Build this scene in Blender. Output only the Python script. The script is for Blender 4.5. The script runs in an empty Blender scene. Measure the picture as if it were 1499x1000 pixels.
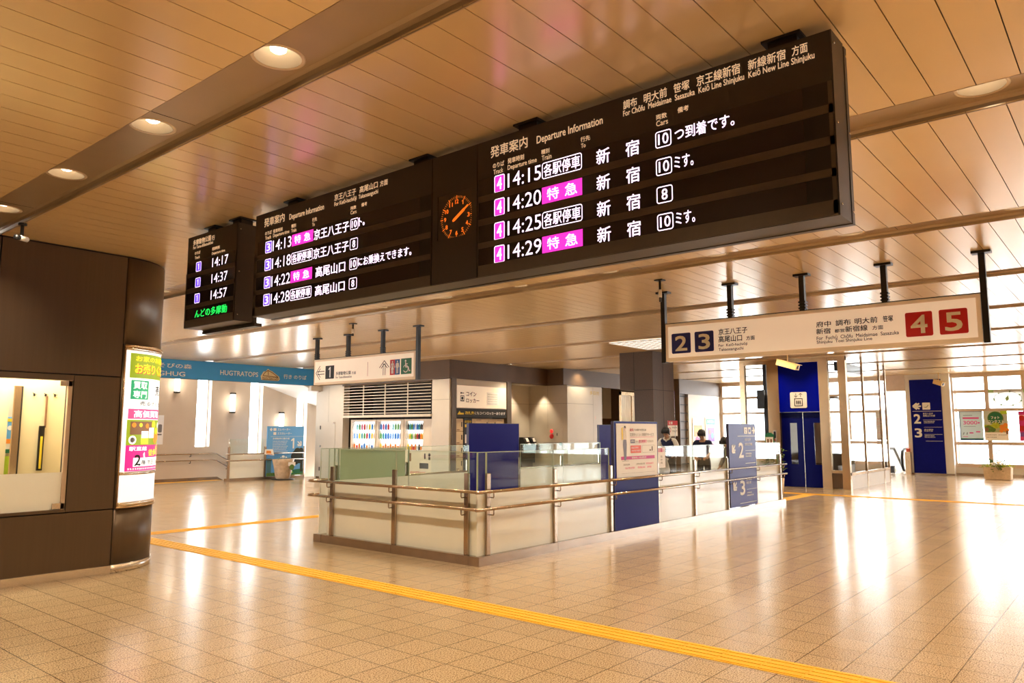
import bpy, bmesh, math, random
from mathutils import Vector, Matrix
random.seed(7)
SC = bpy.context.scene
COL = SC.collection
R = math.radians

# ------------------------------------------------------------------ camera, world, exposure
cam_d = bpy.data.cameras.new('camera')
cam_d.sensor_width = 36.0
cam_d.lens = 1103.71 / 1499 * 36.0
cam_d.clip_start = 0.05
cam_d.clip_end = 300
cam = bpy.data.objects.new('camera', cam_d)
COL.objects.link(cam)
fw, rt, up = Vector((.763, .636, .117)), Vector((.640, -.768, 0)), Vector((-.090, -.075, .993))
fw.normalize(); rt.normalize(); up = rt.cross(fw)
cam.matrix_world = Matrix(((rt.x, up.x, -fw.x, 0), (rt.y, up.y, -fw.y, 0), (rt.z, up.z, -fw.z, 1.57), (0, 0, 0, 1)))
SC.camera = cam

w = bpy.data.worlds.new('world'); SC.world = w; w.use_nodes = True
nt = w.node_tree
bg = nt.nodes['Background']
SKY_STRENGTH = 8.5
bg.inputs['Color'].default_value = (.93, .97, 1, 1)
bg.inputs['Strength'].default_value = SKY_STRENGTH

SC.view_settings.view_transform = 'Standard'
SC.view_settings.look = 'None'
SC.view_settings.gamma = 1
SC.view_settings.use_curve_mapping = False
SC.view_settings.exposure = 0.6
LAMP_W = 78.0
LAMP_COL = (1.0, .81, .54)
SC.cycles.max_bounces = 8
SC.cycles.diffuse_bounces = 5
SC.cycles.glossy_bounces = 4
SC.cycles.transparent_max_bounces = 24
SC.cycles.sample_clamp_indirect = 6
SC.cycles.caustics_reflective = False
SC.cycles.caustics_refractive = False

def portal(x, y, z, sx, sy, rot):
    d = bpy.data.lights.new('window_portal', 'AREA'); d.shape = 'RECTANGLE'; d.size = sx; d.size_y = sy
    d.cycles.is_portal = True
    o = bpy.data.objects.new('window_portal', d); COL.objects.link(o)
    o.location = (x, y, z); o.rotation_euler = rot
portal(30.95, -3.4, 2.0, 3.4, 17.5, (0, R(90), 0))
portal(30.95, 10.8, 2.0, 3.2, 6.2, (0, R(90), 0))

# ------------------------------------------------------------------ materials
MATS = {}
def mat(name, col, rough=.5, metal=0., var=.06, scale=8., spec=.5, emit=0., ecol=None, coat=0., stretch=None, bump=0.):
    if name in MATS: return MATS[name]
    m = bpy.data.materials.new(name); m.use_nodes = True; MATS[name] = m
    n = m.node_tree.nodes; l = m.node_tree.links
    p = n['Principled BSDF']
    p.inputs['Roughness'].default_value = rough
    p.inputs['Metallic'].default_value = metal
    p.inputs['Specular IOR Level'].default_value = spec
    p.inputs['Coat Weight'].default_value = coat
    tc = n.new('ShaderNodeTexCoord'); mp = n.new('ShaderNodeMapping')
    if stretch: mp.inputs['Scale'].default_value = stretch
    no = n.new('ShaderNodeTexNoise'); no.inputs['Scale'].default_value = scale; no.inputs['Detail'].default_value = 3
    rp = n.new('ShaderNodeValToRGB')
    c = col
    rp.color_ramp.elements[0].position = .3; rp.color_ramp.elements[1].position = .7
    rp.color_ramp.elements[0].color = (c[0]*(1-var), c[1]*(1-var), c[2]*(1-var), 1)
    rp.color_ramp.elements[1].color = (min(1, c[0]*(1+var)), min(1, c[1]*(1+var)), min(1, c[2]*(1+var)), 1)
    l.new(tc.outputs['Object'], mp.inputs['Vector']); l.new(mp.outputs['Vector'], no.inputs['Vector'])
    l.new(no.outputs['Fac'], rp.inputs['Fac']); l.new(rp.outputs['Color'], p.inputs['Base Color'])
    if bump:
        b = n.new('ShaderNodeBump'); b.inputs['Strength'].default_value = bump; b.inputs['Distance'].default_value = .01
        l.new(no.outputs['Fac'], b.inputs['Height']); l.new(b.outputs['Normal'], p.inputs['Normal'])
    if emit:
        e = ecol or col
        p.inputs['Emission Color'].default_value = (*e, 1); p.inputs['Emission Strength'].default_value = emit
    return m

def glass(name, tint=(.93, .97, .94), f=1.0):
    if name in MATS: return MATS[name]
    m = bpy.data.materials.new(name); m.use_nodes = True; MATS[name] = m
    n = m.node_tree.nodes; l = m.node_tree.links
    for x in list(n):
        if x.type == 'BSDF_PRINCIPLED': n.remove(x)
    out = [x for x in n if x.type == 'OUTPUT_MATERIAL'][0]
    tr = n.new('ShaderNodeBsdfTransparent'); tr.inputs['Color'].default_value = (*tint, 1)
    gl = n.new('ShaderNodeBsdfGlossy'); gl.inputs['Roughness'].default_value = .02
    lw = n.new('ShaderNodeLayerWeight'); lw.inputs['Blend'].default_value = .5
    fr = n.new('ShaderNodeMath'); fr.operation = 'POWER'; fr.inputs[1].default_value = 4.2
    ad = n.new('ShaderNodeMath'); ad.operation = 'ADD'; ad.inputs[1].default_value = .045
    l.new(lw.outputs['Facing'], fr.inputs[0]); l.new(fr.outputs[0], ad.inputs[0])
    mu = n.new('ShaderNodeMath'); mu.operation = 'MULTIPLY'; mu.inputs[1].default_value = f * .6
    mx = n.new('ShaderNodeMixShader')
    l.new(ad.outputs[0], mu.inputs[0]); l.new(mu.outputs[0], mx.inputs[0])
    l.new(tr.outputs[0], mx.inputs[1]); l.new(gl.outputs[0], mx.inputs[2]); l.new(mx.outputs[0], out.inputs['Surface'])
    return m

def paper(name, col, through=.55):
    if name in MATS: return MATS[name]
    m = mat(name, col, .6, 0, .01)
    n = m.node_tree.nodes; l = m.node_tree.links
    out = [x for x in n if x.type == 'OUTPUT_MATERIAL'][0]; p = n['Principled BSDF']
    tl = n.new('ShaderNodeBsdfTranslucent'); tl.inputs['Color'].default_value = (*col, 1)
    mx = n.new('ShaderNodeMixShader'); mx.inputs[0].default_value = through
    l.new(p.outputs[0], mx.inputs[1]); l.new(tl.outputs[0], mx.inputs[2]); l.new(mx.outputs[0], out.inputs['Surface'])
    return m

def floor_mat():
    m = bpy.data.materials.new('granite_tiles'); m.use_nodes = True
    n = m.node_tree.nodes; l = m.node_tree.links; p = n['Principled BSDF']
    tc = n.new('ShaderNodeTexCoord')
    sp = n.new('ShaderNodeTexNoise'); sp.inputs['Scale'].default_value = 105; sp.inputs['Detail'].default_value = 2
    r1 = n.new('ShaderNodeValToRGB'); e = r1.color_ramp.elements
    e[0].position = .36; e[0].color = (.155, .092, .05, 1); e[1].position = .62; e[1].color = (.60, .455, .30, 1)
    q = r1.color_ramp.elements.new(.47); q.color = (.45, .325, .20, 1)
    br = n.new('ShaderNodeTexBrick')
    br.offset = .0; br.squash = 1
    br.inputs['Scale'].default_value = 1
    br.inputs['Brick Width'].default_value = .3; br.inputs['Row Height'].default_value = .3
    br.inputs['Mortar Size'].default_value = .0032; br.inputs['Mortar Smooth'].default_value = .1; br.inputs['Bias'].default_value = 0
    br.inputs['Color1'].default_value = (1, 1, 1, 1); br.inputs['Color2'].default_value = (.90, .89, .875, 1); br.inputs['Mortar'].default_value = (.20, .14, .10, 1)
    mp = n.new('ShaderNodeMapping'); mp.inputs['Location'].default_value = (.1, .15, 0)
    mx = n.new('ShaderNodeMix'); mx.data_type = 'RGBA'; mx.blend_type = 'MULTIPLY'; mx.inputs['Factor'].default_value = 1
    l.new(tc.outputs['Object'], sp.inputs['Vector']); l.new(tc.outputs['Object'], mp.inputs['Vector']); l.new(mp.outputs[0], br.inputs['Vector'])
    l.new(sp.outputs['Fac'], r1.inputs['Fac'])
    l.new(r1.outputs['Color'], mx.inputs['A']); l.new(br.outputs['Color'], mx.inputs['B']); l.new(mx.outputs['Result'], p.inputs['Base Color'])
    p.inputs['Roughness'].default_value = .17
    p.inputs['Specular IOR Level'].default_value = .62
    n2 = n.new('ShaderNodeTexNoise'); n2.inputs['Scale'].default_value = 1.1
    rr = n.new('ShaderNodeMapRange'); rr.inputs['To Min'].default_value = .15; rr.inputs['To Max'].default_value = .23
    l.new(tc.outputs['Object'], n2.inputs['Vector']); l.new(n2.outputs['Fac'], rr.inputs['Value']); l.new(rr.outputs[0], p.inputs['Roughness'])
    return m

M_floor = floor_mat()
M_ceil = mat('champagne_ceiling_panel', (.84, .64, .375), .21, .12, .03, 1.2, spec=1.0)
M_gap = mat('ceiling_gap', (.05, .035, .022), .8)
M_chan = mat('channel_metal', (.42, .32, .22), .33, .4, .04, 3)
M_bronze = mat('bronze_metal_panel', (.120, .083, .054), .36, .5, .04, 40, stretch=(1, 1, .03))
M_bronze2 = mat('bronze_fascia', (.105, .060, .030), .5, .1, .06, 3)
M_dkpil = mat('dark_stone_panel', (.080, .047, .024), .5, 0, .10, 30)
M_joint = mat('joint_dark', (.02, .015, .012), .8)
M_steel = mat('stainless_steel', (.80, .74, .66), .24, 1, .06, 30, stretch=(.05, .05, 1))
M_rail = mat('handrail_metal', (.47, .37, .29), .22, .95, .05, 10)
M_kick = mat('kickplate_metal', (.42, .33, .26), .25, .9, .08, 6)
M_white = mat('white_wall_panel', (.60, .55, .48), .42, 0, .02, 3)
M_whiteR = mat('white_plaster', (.78, .76, .72), .6, 0, .02, 3)
M_cream = mat('cream_board', (.78, .66, .42), .55, 0, .03, 4)
M_frost = mat('frosted_white_glass', (.88, .90, .85), .12, 0, .02, 2, coat=.3)
M_glass = glass('clear_glass')
M_wglass = glass('window_glass', (.97, .98, .98), .6)
M_gedge = mat('glass_edge', (.45, .52, .40), .15, 0, .05)
M_board = mat('board_housing', (.060, .047, .038), .42, .35, .05, 20)
M_boardf = mat('board_face', (.030, .024, .020), .38, 0, .05, 20)
M_bar = mat('board_divider', (.085, .068, .052), .4, .3, .05, 20)
M_led = mat('led_screen_off', (.012, .006, .007), .22, 0, .05, 50)
M_led2 = mat('led_screen_blank', (.004, .004, .005), .3, 0, .05, 50)
M_head = mat('board_lettering', (.85, .70, .50), .5, 0, .02, emit=.26, ecol=(1, .74, .48))
M_ledw = mat('led_white', (.9, .8, .9), .5, 0, 0, emit=1.0, ecol=(1, .80, 1))
M_ledp = mat('led_magenta', (.8, .05, .6), .5, 0, 0, emit=.72, ecol=(1, .035, .60))
M_ledv = mat('led_violet', (.2, .1, .8), .5, 0, 0, emit=.60, ecol=(.16, .07, .95))
M_ledg = mat('led_green', (.05, .8, .2), .5, 0, 0, emit=.55, ecol=(.01, 1, .16))
M_ledo = mat('clock_orange', (.9, .3, .05), .5, 0, 0, emit=.55, ecol=(1, .19, .01))
M_ledod = mat('clock_orange_dim', (.9, .3, .05), .5, 0, 0, emit=.3, ecol=(1, .26, .03))
M_black = mat('black_metal', (.018, .015, .013), .4, .3)
M_blackp = mat('black_plastic', (.012, .012, .014), .35)
M_sign = mat('sign_face', (.86, .74, .60), .45, 0, .01, emit=.22, ecol=(1, .82, .62))
M_signe = mat('sign_edge', (.74, .60, .42), .5, 0, .01, emit=.06, ecol=(1, .78, .5))
M_navy = mat('navy_print', (.012, .018, .19), .45, 0, .02)
M_red = mat('red_print', (.55, .012, .018), .45, 0, .02)
M_ink = mat('ink_black', (.012, .012, .012), .6, 0, 0)
M_inkg = mat('ink_grey', (.20, .19, .19), .6, 0, 0)
M_wht = mat('print_white', (.85, .84, .82), .5, 0, 0)
M_wink = mat('paper_white', (.92, .90, .89), .55, 0, .01)
M_bluep = mat('blue_sign_panel', (.010, .009, .20), .35, 0, .03, 2, spec=.06)
M_bluev = mat('violet_blue_panel', (.055, .050, .27), .35, 0, .03, 2, spec=.1)
M_blueD = mat('elevator_blue', (.001, .004, .30), .2, 0, .03, 2, spec=.06)
M_sky = mat('banner_blue', (.05, .36, .85), .4, 0, .03, 1.5)
M_sky2 = mat('panel_sky_blue', (.13, .40, .80), .4, 0, .03, 1.5)
M_green = mat('green_print', (.01, .16, .07), .5, 0, .02)
M_lime = mat('lime_print', (.40, .58, .03), .5, 0, .05)
M_yel = mat('tactile_yellow', (.80, .44, .025), .5, 0, .05, 12)
M_yel2 = mat('yellow_print', (.85, .62, .03), .5, 0, .02)
M_org = mat('orange_print', (.85, .28, .03), .5, 0, .02)
M_pink = mat('pink_print', (.75, .06, .25), .5, 0, .02)
M_mag = mat('magenta_print', (.55, .02, .22), .5, 0, .02)
M_cyanp = mat('light_blue_print', (.10, .36, .72), .5, 0, .02)
M_pur = mat('purple_print', (.22, .08, .38), .5, 0, .02)
M_brn = mat('brown_print', (.24, .12, .06), .5, 0, .05)
M_lampref = mat('lamp_reflector', (.50, .40, .28), .45, .3, .02)
M_lamprim = mat('lamp_rim', (.82, .70, .56), .3, .3, .02)
M_bulb = mat('lamp_bulb', (1, .9, .75), .5, 0, 0, emit=7, ecol=(1, .88, .68))
M_tube = mat('sconce_tube', (1, .95, .85), .5, 0, 0, emit=2.6, ecol=(1, .95, .88))
M_panel_light = mat('ceiling_light_panel', (.9, .9, .88), .5, 0, 0, emit=.9, ecol=(1, .97, .92))
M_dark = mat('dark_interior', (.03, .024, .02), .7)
M_vbody = mat('vending_body', (.74, .64, .52), .4, 0, .02)
M_vlit = mat('vending_backlight', (.9, .92, .95), .5, 0, 0, emit=.62, ecol=(.95, .98, 1))
M_lock = mat('locker_door', (.72, .58, .38), .4, 0, .03)
M_stone = mat('planter_concrete', (.62, .48, .33), .7, 0, .10, 14, bump=.2)
M_leaf = mat('leaf_green', (.10, .20, .03), .5, 0, .25, 20)
M_leafl = mat('leaf_lime', (.42, .50, .03), .5, 0, .25, 20)
M_petal = mat('petal_white', (.85, .83, .78), .5, 0, .03)
M_skin = mat('skin', (.55, .33, .22), .5, 0, .05)
M_hair = mat('hair_black', (.012, .010, .010), .4, 0, .2)
M_cnavy = mat('cloth_navy', (.012, .018, .07), .8, 0, .1, 60)
M_cwhite = mat('cloth_white', (.70, .68, .66), .8, 0, .05, 60)
M_cgrey = mat('cloth_grey', (.20, .18, .17), .85, 0, .35, 45)
M_cdark = mat('cloth_dark', (.03, .03, .035), .85, 0, .1, 60)
M_bag = mat('plastic_bag_grey', (.52, .49, .47), .35, 0, .12, 10)
M_concrete = mat('far_building', (.42, .44, .47), .8, 0, .08, 1)
M_elsteel = mat('elevator_frame', (.55, .38, .22), .27, .8, .06, 6)
M_basket = mat('basket_wrap', (.52, .38, .25), .45, 0, .18, 9, bump=.3)

# ------------------------------------------------------------------ mesh helper
FONT = bpy.data.curves.new('font_probe', 'FONT')
FONT_OB = bpy.data.objects.new('font_probe', FONT)
COL.objects.link(FONT_OB)
GLY = {}
def glyphs(s, bold):
    k = (s, bold)
    if k not in GLY:
        FONT.body = s; FONT.offset = bold; FONT.size = 1; FONT.resolution_u = 3
        dg = bpy.context.evaluated_depsgraph_get()
        dg.update()
        me = bpy.data.meshes.new_from_object(FONT_OB.evaluated_get(dg))
        GLY[k] = ([tuple(v.co) for v in me.vertices], [tuple(p.vertices) for p in me.polygons])
        bpy.data.meshes.remove(me)
    return GLY[k]

class PX:                       # a vertical surface facing -X; a = world Y
    def __init__(s, x): s.x = x
    def __call__(s, a, z, e=0): return (s.x - e, a, z)
class PY:                       # a vertical surface facing -Y; a = world X
    def __init__(s, y): s.y = y
    def __call__(s, a, z, e=0): return (a, s.y - e, z)
class PC:                       # the curved corner; a = angle in degrees
    def __init__(s, cx, cy, r): s.c = (cx, cy, r)
    def __call__(s, a, z, e=0):
        cx, cy, r = s.c; t = R(a)
        return (cx + (r+e)*math.sin(t), cy - (r+e)*math.cos(t), z)

BASE = {}
class MB:
    def __init__(s, *mats):
        s.v = []; s.f = []; s.fm = []; s.sm = []; s.mats = list(mats); s.m = 0
    def use(s, m):
        if m not in s.mats: s.mats.append(m)
        s.m = s.mats.index(m); return s
    def add(s, vs, fs, smooth=False):
        o = len(s.v); s.v += [tuple(p) for p in vs]
        for f in fs: s.f.append(tuple(o+i for i in f)); s.fm.append(s.m); s.sm.append(smooth)
        return s
    def box(s, x0, x1, y0, y1, z0, z1, bev=0):
        x0, x1 = min(x0, x1), max(x0, x1); y0, y1 = min(y0, y1), max(y0, y1); z0, z1 = min(z0, z1), max(z0, z1)
        if bev:
            bm = bmesh.new(); bmesh.ops.create_cube(bm, size=1)
            for v in bm.verts: v.co = ((x0+x1)/2 + v.co.x*(x1-x0), (y0+y1)/2 + v.co.y*(y1-y0), (z0+z1)/2 + v.co.z*(z1-z0))
            bmesh.ops.bevel(bm, geom=list(bm.edges), offset=bev, segments=2, affect='EDGES', profile=.6)
            bm.verts.index_update()
            s.add([v.co[:] for v in bm.verts], [[v.index for v in f.verts] for f in bm.faces]); bm.free(); return s
        return s.add([(x0,y0,z0),(x1,y0,z0),(x1,y1,z0),(x0,y1,z0),(x0,y0,z1),(x1,y0,z1),(x1,y1,z1),(x0,y1,z1)],
              [(0,3,2,1),(4,5,6,7),(0,1,5,4),(1,2,6,5),(2,3,7,6),(3,0,4,7)])
    def tube(s, pts, r, n=10, caps=True):
        pts = [Vector(p) for p in pts]; rs = r if isinstance(r, (list, tuple)) else [r]*len(pts)
        rings = []; ref = None
        for i, p in enumerate(pts):
            t = (pts[min(i+1, len(pts)-1)] - pts[max(i-1, 0)]).normalized()
            if ref is None:
                ref = Vector((0, 0, 1)) if abs(t.z) < .9 else Vector((1, 0, 0))
            a = (ref - t*ref.dot(t)).normalized(); b = t.cross(a); ref = a
            rings.append([p + (a*math.cos(2*math.pi*k/n) + b*math.sin(2*math.pi*k/n))*rs[i] for k in range(n)])
        vs = [q for rg in rings for q in rg]; fs = []
        for i in range(len(rings)-1):
            for k in range(n):
                fs.append((i*n+k, i*n+(k+1) % n, (i+1)*n+(k+1) % n, (i+1)*n+k))
        if caps: fs += [tuple(range(n-1, -1, -1)), tuple(range((len(rings)-1)*n, len(rings)*n))]
        return s.add(vs, fs, True)
    def lathe(s, prof, c, n=24, sx=1, sy=1):
        vs = []; fs = []
        for r, z in prof:
            for k in range(n):
                t = 2*math.pi*k/n; vs.append((c[0]+r*sx*math.cos(t), c[1]+r*sy*math.sin(t), c[2]+z))
        for i in range(len(prof)-1):
            for k in range(n): fs.append((i*n+k, i*n+(k+1) % n, (i+1)*n+(k+1) % n, (i+1)*n+k))
        return s.add(vs, fs, True)
    def ball(s, c, r, n=14, m=9):
        rx, ry, rz = r if isinstance(r, (list, tuple)) else (r, r, r)
        vs = []; fs = []
        for i in range(m+1):
            ph = math.pi*i/m
            for k in range(n):
                t = 2*math.pi*k/n
                vs.append((c[0]+rx*math.sin(ph)*math.cos(t), c[1]+ry*math.sin(ph)*math.sin(t), c[2]+rz*math.cos(ph)))
        for i in range(m):
            for k in range(n): fs.append((i*n+k, (i+1)*n+k, (i+1)*n+(k+1) % n, i*n+(k+1) % n))
        return s.add(vs, fs, True)
    def prism(s, poly, z0, z1):
        n = len(poly)
        vs = [(x, y, z0) for x, y in poly] + [(x, y, z1) for x, y in poly]
        return s.add(vs, [tuple(range(n-1, -1, -1)), tuple(range(n, 2*n))] + [(i, (i+1) % n, n+(i+1) % n, n+i) for i in range(n)])
    def slab(s, P, pts, e0, e1):                                # an outline in a surface's own directions, given thickness
        n = len(pts)
        vs = [P(a, z, e0) for a, z in pts] + [P(a, z, e1) for a, z in pts]
        return s.add(vs, [tuple(range(n-1, -1, -1)), tuple(range(n, 2*n))] + [(i, (i+1) % n, n+(i+1) % n, n+i) for i in range(n)])
    # flat print on a surface
    def lift(s, e):                                             # overlapping inks never share one plane
        s.k = (getattr(s, 'k', 0)+1) % 48; return e+.00004*s.k
    def poly(s, P, pts, e=.002):
        e = s.lift(e); return s.add([P(a, z, e) for a, z in pts], [tuple(range(len(pts)))])
    def rect(s, P, a0, a1, z0, z1, e=.002, n=1):
        vs = []; e = s.lift(e)
        for i in range(n+1):
            a = a0+(a1-a0)*i/n; vs += [P(a, z0, e), P(a, z1, e)]
        return s.add(vs, [(2*i, 2*i+2, 2*i+3, 2*i+1) for i in range(n)], n > 1)
    def disc(s, P, a, z, r, e=.002, n=20, sa=1): return s.poly(P, [(a+sa*r*math.cos(2*math.pi*k/n), z+r*math.sin(2*math.pi*k/n)) for k in range(n)], e)
    def arc(s, P, a, z, r, w, t0, t1, e=.002, n=20):
        vs = []; e = s.lift(e)
        for k in range(n+1):
            t = R(t0+(t1-t0)*k/n)
            for q in (r-w/2, r+w/2): vs.append(P(a+q*math.cos(t), z+q*math.sin(t), e))
        return s.add(vs, [(2*k, 2*k+2, 2*k+3, 2*k+1) for k in range(n)])
    def line(s, P, p, q, w, e=.002):
        d = Vector((q[0]-p[0], q[1]-p[1])).normalized(); nx, nz = -d.y*w/2, d.x*w/2
        return s.poly(P, [(p[0]+nx, p[1]+nz), (q[0]+nx, q[1]+nz), (q[0]-nx, q[1]-nz), (p[0]-nx, p[1]-nz)], e)
    def rrpts(s, a0, a1, z0, z1, r, n=5):
        a0, a1 = min(a0, a1), max(a0, a1); z0, z1 = min(z0, z1), max(z0, z1); pts = []
        for ca, cz, t0 in ((a1-r, z1-r, 0), (a0+r, z1-r, 90), (a0+r, z0+r, 180), (a1-r, z0+r, 270)):
            for k in range(n+1):
                t = R(t0+90*k/n); pts.append((ca+r*math.cos(t), cz+r*math.sin(t)))
        return pts
    def rr(s, P, a0, a1, z0, z1, r, e=.002): return s.poly(P, s.rrpts(a0, a1, z0, z1, r), e)
    def rro(s, P, a0, a1, z0, z1, r, w, e=.002):
        o = s.rrpts(a0, a1, z0, z1, r)
        a0, a1 = min(a0, a1)+w, max(a0, a1)-w; z0, z1 = min(z0, z1)+w, max(z0, z1)-w
        i = s.rrpts(a0, a1, z0, z1, max(.001, r-w)); n = len(o)
        return s.add([P(a, z, e) for a, z in o+i], [(k, (k+1) % n, n+(k+1) % n, n+k) for k in range(n)])
    def text(s, P, t, a0, a1, z0, z1, e=.003, bold=.008):
        if t == '1':                                           # plain numeral one: stem and flag
            w_, h = a1-a0, z1-z0
            return s.poly(P, [(a0+w_*.50, z0), (a0+w_*.88, z0), (a0+w_*.88, z1), (a0+w_*.60, z1), (a0+w_*.08, z1-h*.17), (a0+w_*.08, z1-h*.30), (a0+w_*.50, z1-h*.21)], e)
        vs, fs = glyphs(t, 0)
        xs = [v[0] for v in vs]; ys = [v[1] for v in vs]
        x0, x1, y0, y1 = min(xs), max(xs), min(ys), max(ys)
        h = z1-z0; sg = 1 if a1 > a0 else -1
        d = bold*h*.8; w_ = abs(a1-a0); k = abs((a1-a0)/(x1-x0))
        da = min(d*(360/(2*math.pi*OR) if isinstance(P, PC) else 1), w_*.2)
        for i_, (ox, oz) in enumerate(((0, 0),) if bold <= .004 else ((-1, -1), (1, -1), (1, 1), (-1, 1))):
            s.add([P(a0+sg*da+(a1-a0-2*sg*da)*(v[0]-x0)/(x1-x0)+ox*da, z0+d+(h-2*d)*(v[1]-y0)/max(1e-6, y1-y0)+oz*d, e+.0004*i_) for v in vs], fs)
        return s
    def scrib(s, P, a0, a1, z0, z1, n, e=.003):                # print too small to read: short strokes
        for i in range(n):
            a = a0+(a1-a0)*(i+.1)/n; b = a0+(a1-a0)*(i+.85)/n; h = z1-z0
            s.rect(P, a, b, z0+h*random.uniform(0, .15), z0+h*random.uniform(.2, .35), e)
            s.rect(P, a, b, z0+h*random.uniform(.6, .7), z0+h*random.uniform(.8, 1), e)
            c = a+(b-a)*random.uniform(.3, .6); s.rect(P, c, c+(b-a)*.25, z0, z1, e)
        return s
    def build(s, name, m=None, parent=None, autosmooth=False):
        bx = BASE.get(parent.name, (0, 0, 0)) if parent else (0, 0, 0)
        me = bpy.data.meshes.new(name)
        me.from_pydata([(v[0]-bx[0], v[1]-bx[1], v[2]-bx[2]) for v in s.v], [], s.f)
        ms = s.mats if s.mats else [m]
        if m is not None and s.mats and m not in s.mats: pass
        for q in ms: me.materials.append(q)
        for p, k, sm in zip(me.polygons, s.fm, s.sm): p.material_index = k if k < len(ms) else 0; p.use_smooth = sm
        me.update()
        o = bpy.data.objects.new(name, me); COL.objects.link(o)
        if parent: o.parent = parent
        BASE[o.name] = bx
        return o

def tag(o, label, cat, group=None, kind=None):
    if label: o['label'] = label
    if cat: o['category'] = cat
    if group: o['group'] = group
    if kind: o['kind'] = kind
    return o
def thing(name, base, label, cat, group=None):
    o = bpy.data.objects.new(name, None); COL.objects.link(o); o.empty_display_size = .1
    o.location = base; BASE[o.name] = base
    return tag(o, label, cat, group)
def struct(mb, name, m=None, parent=None):
    o = mb.build(name, m, parent)
    if parent is None: o['kind'] = 'structure'
    return o
def copy_tree(o, loc, label=None, group=None):
    r = o.copy(); COL.objects.link(r); r.location = loc
    if label: r['label'] = label
    if group: r['group'] = group
    def kids(a, b):
        for ch in list(a.children):
            c = ch.copy(); COL.objects.link(c); c.parent = b; kids(ch, c)
    kids(o, r)
    return r

# ------------------------------------------------------------------ SETTING
ZC = 3.573
CH = [2.045 - 3.0, 2.045, 4.965, 8.02, 11.08, 14.20, 17.35, 20.5, 23.75, 27.1]   # near edges of the lamp channels
CW = .40
# floor with the two stairwells left open
mb = MB(M_floor)
WX0, WX1, WY0, WY1 = 6.80, 16.2, 6.2, 9.06
LX0, LX1, LY0, LY1 = 12.75, 17.2, 21.95, 23.1
def quad(x0, x1, y0, y1): mb.add([(x0, y0, 0), (x1, y0, 0), (x1, y1, 0), (x0, y1, 0)], [(0, 1, 2, 3)])
quad(-8, 34, -14, WY0); quad(-8, WX0, WY0, WY1); quad(WX1, 34, WY0, WY1); quad(-8, 34, WY1, LY0)
quad(-8, LX0, LY0, LY1); quad(LX1, 34, LY0, LY1)
struct(mb, 'floor')

# ceiling: long narrow panels between the lamp channels
mb = MB(M_ceil)
PITCH = .2175
edges = [-8.0]
for c in CH: edges += [c, c+CW]
edges.append(30.75)
ph = [.05, .12, .170, .2047, .13, .02, .09, .17, .06, .11, .15]
for i in range(0, len(edges), 2):
    x0, x1 = edges[i], edges[i+1]
    y = -14 + (PITCH - ((14 + ph[i//2]) % PITCH)) % PITCH
    if i == 2: y = -14 + ((3.587 + 14) % PITCH)
    if i == 4: y = -14 + ((.8221 + 14) % PITCH)
    y -= PITCH
    while y < 21.1:
        ya, yb = max(-14, y+.003), min(21.1, y+PITCH-.003)
        if yb > ya + .01: mb.box(x0, x1, ya, yb, ZC, ZC+.012)
        y += PITCH
mb.use(M_gap)
for i in range(0, len(edges), 2): mb.box(edges[i]-.002, edges[i+1]+.002, -14, 21.1, ZC+.02, ZC+.03)
struct(mb, 'ceiling')
mb = MB(M_gap); mb.box(-8, 30.9, -14, 25, ZC+.30, ZC+.34); struct(mb, 'ceiling_slab')
PH = {0: .55, 1: .545, 2: .60, 3: .72, 4: .60, 5: .60, 6: .6, 7: .6, 8: .6, 9: .6}
PLATE = .055
LZ = ZC + PLATE
def in_view(x, y):
    d = Vector((x, y, ZC-1.57)); f = d.dot(fw)
    if f < .5: return False
    u = d.dot(rt)/f*1103.7/749.5; v = d.dot(up)/f*1103.7/500
    return abs(u) < 1.03 and abs(v) < 1.05
LAMPS = {}
for k, c in enumerate(CH):
    LAMPS[k] = []
    for j in range(14, -9, -1):
        y = PH[k] + 1.5*j; x = c + .178
        if not (-12.5 < y < 20.8): continue
        if x > 15 and y > 14.2: continue
        if y > 8.6 and x < 4.7: continue
        if x > 21 and 5.9 < y < 9.2: continue
        if 14.3 < x < 16.6 and 7.7 < y < 9.5: continue
        LAMPS[k].append((x, y, in_view(x, y)))
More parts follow.
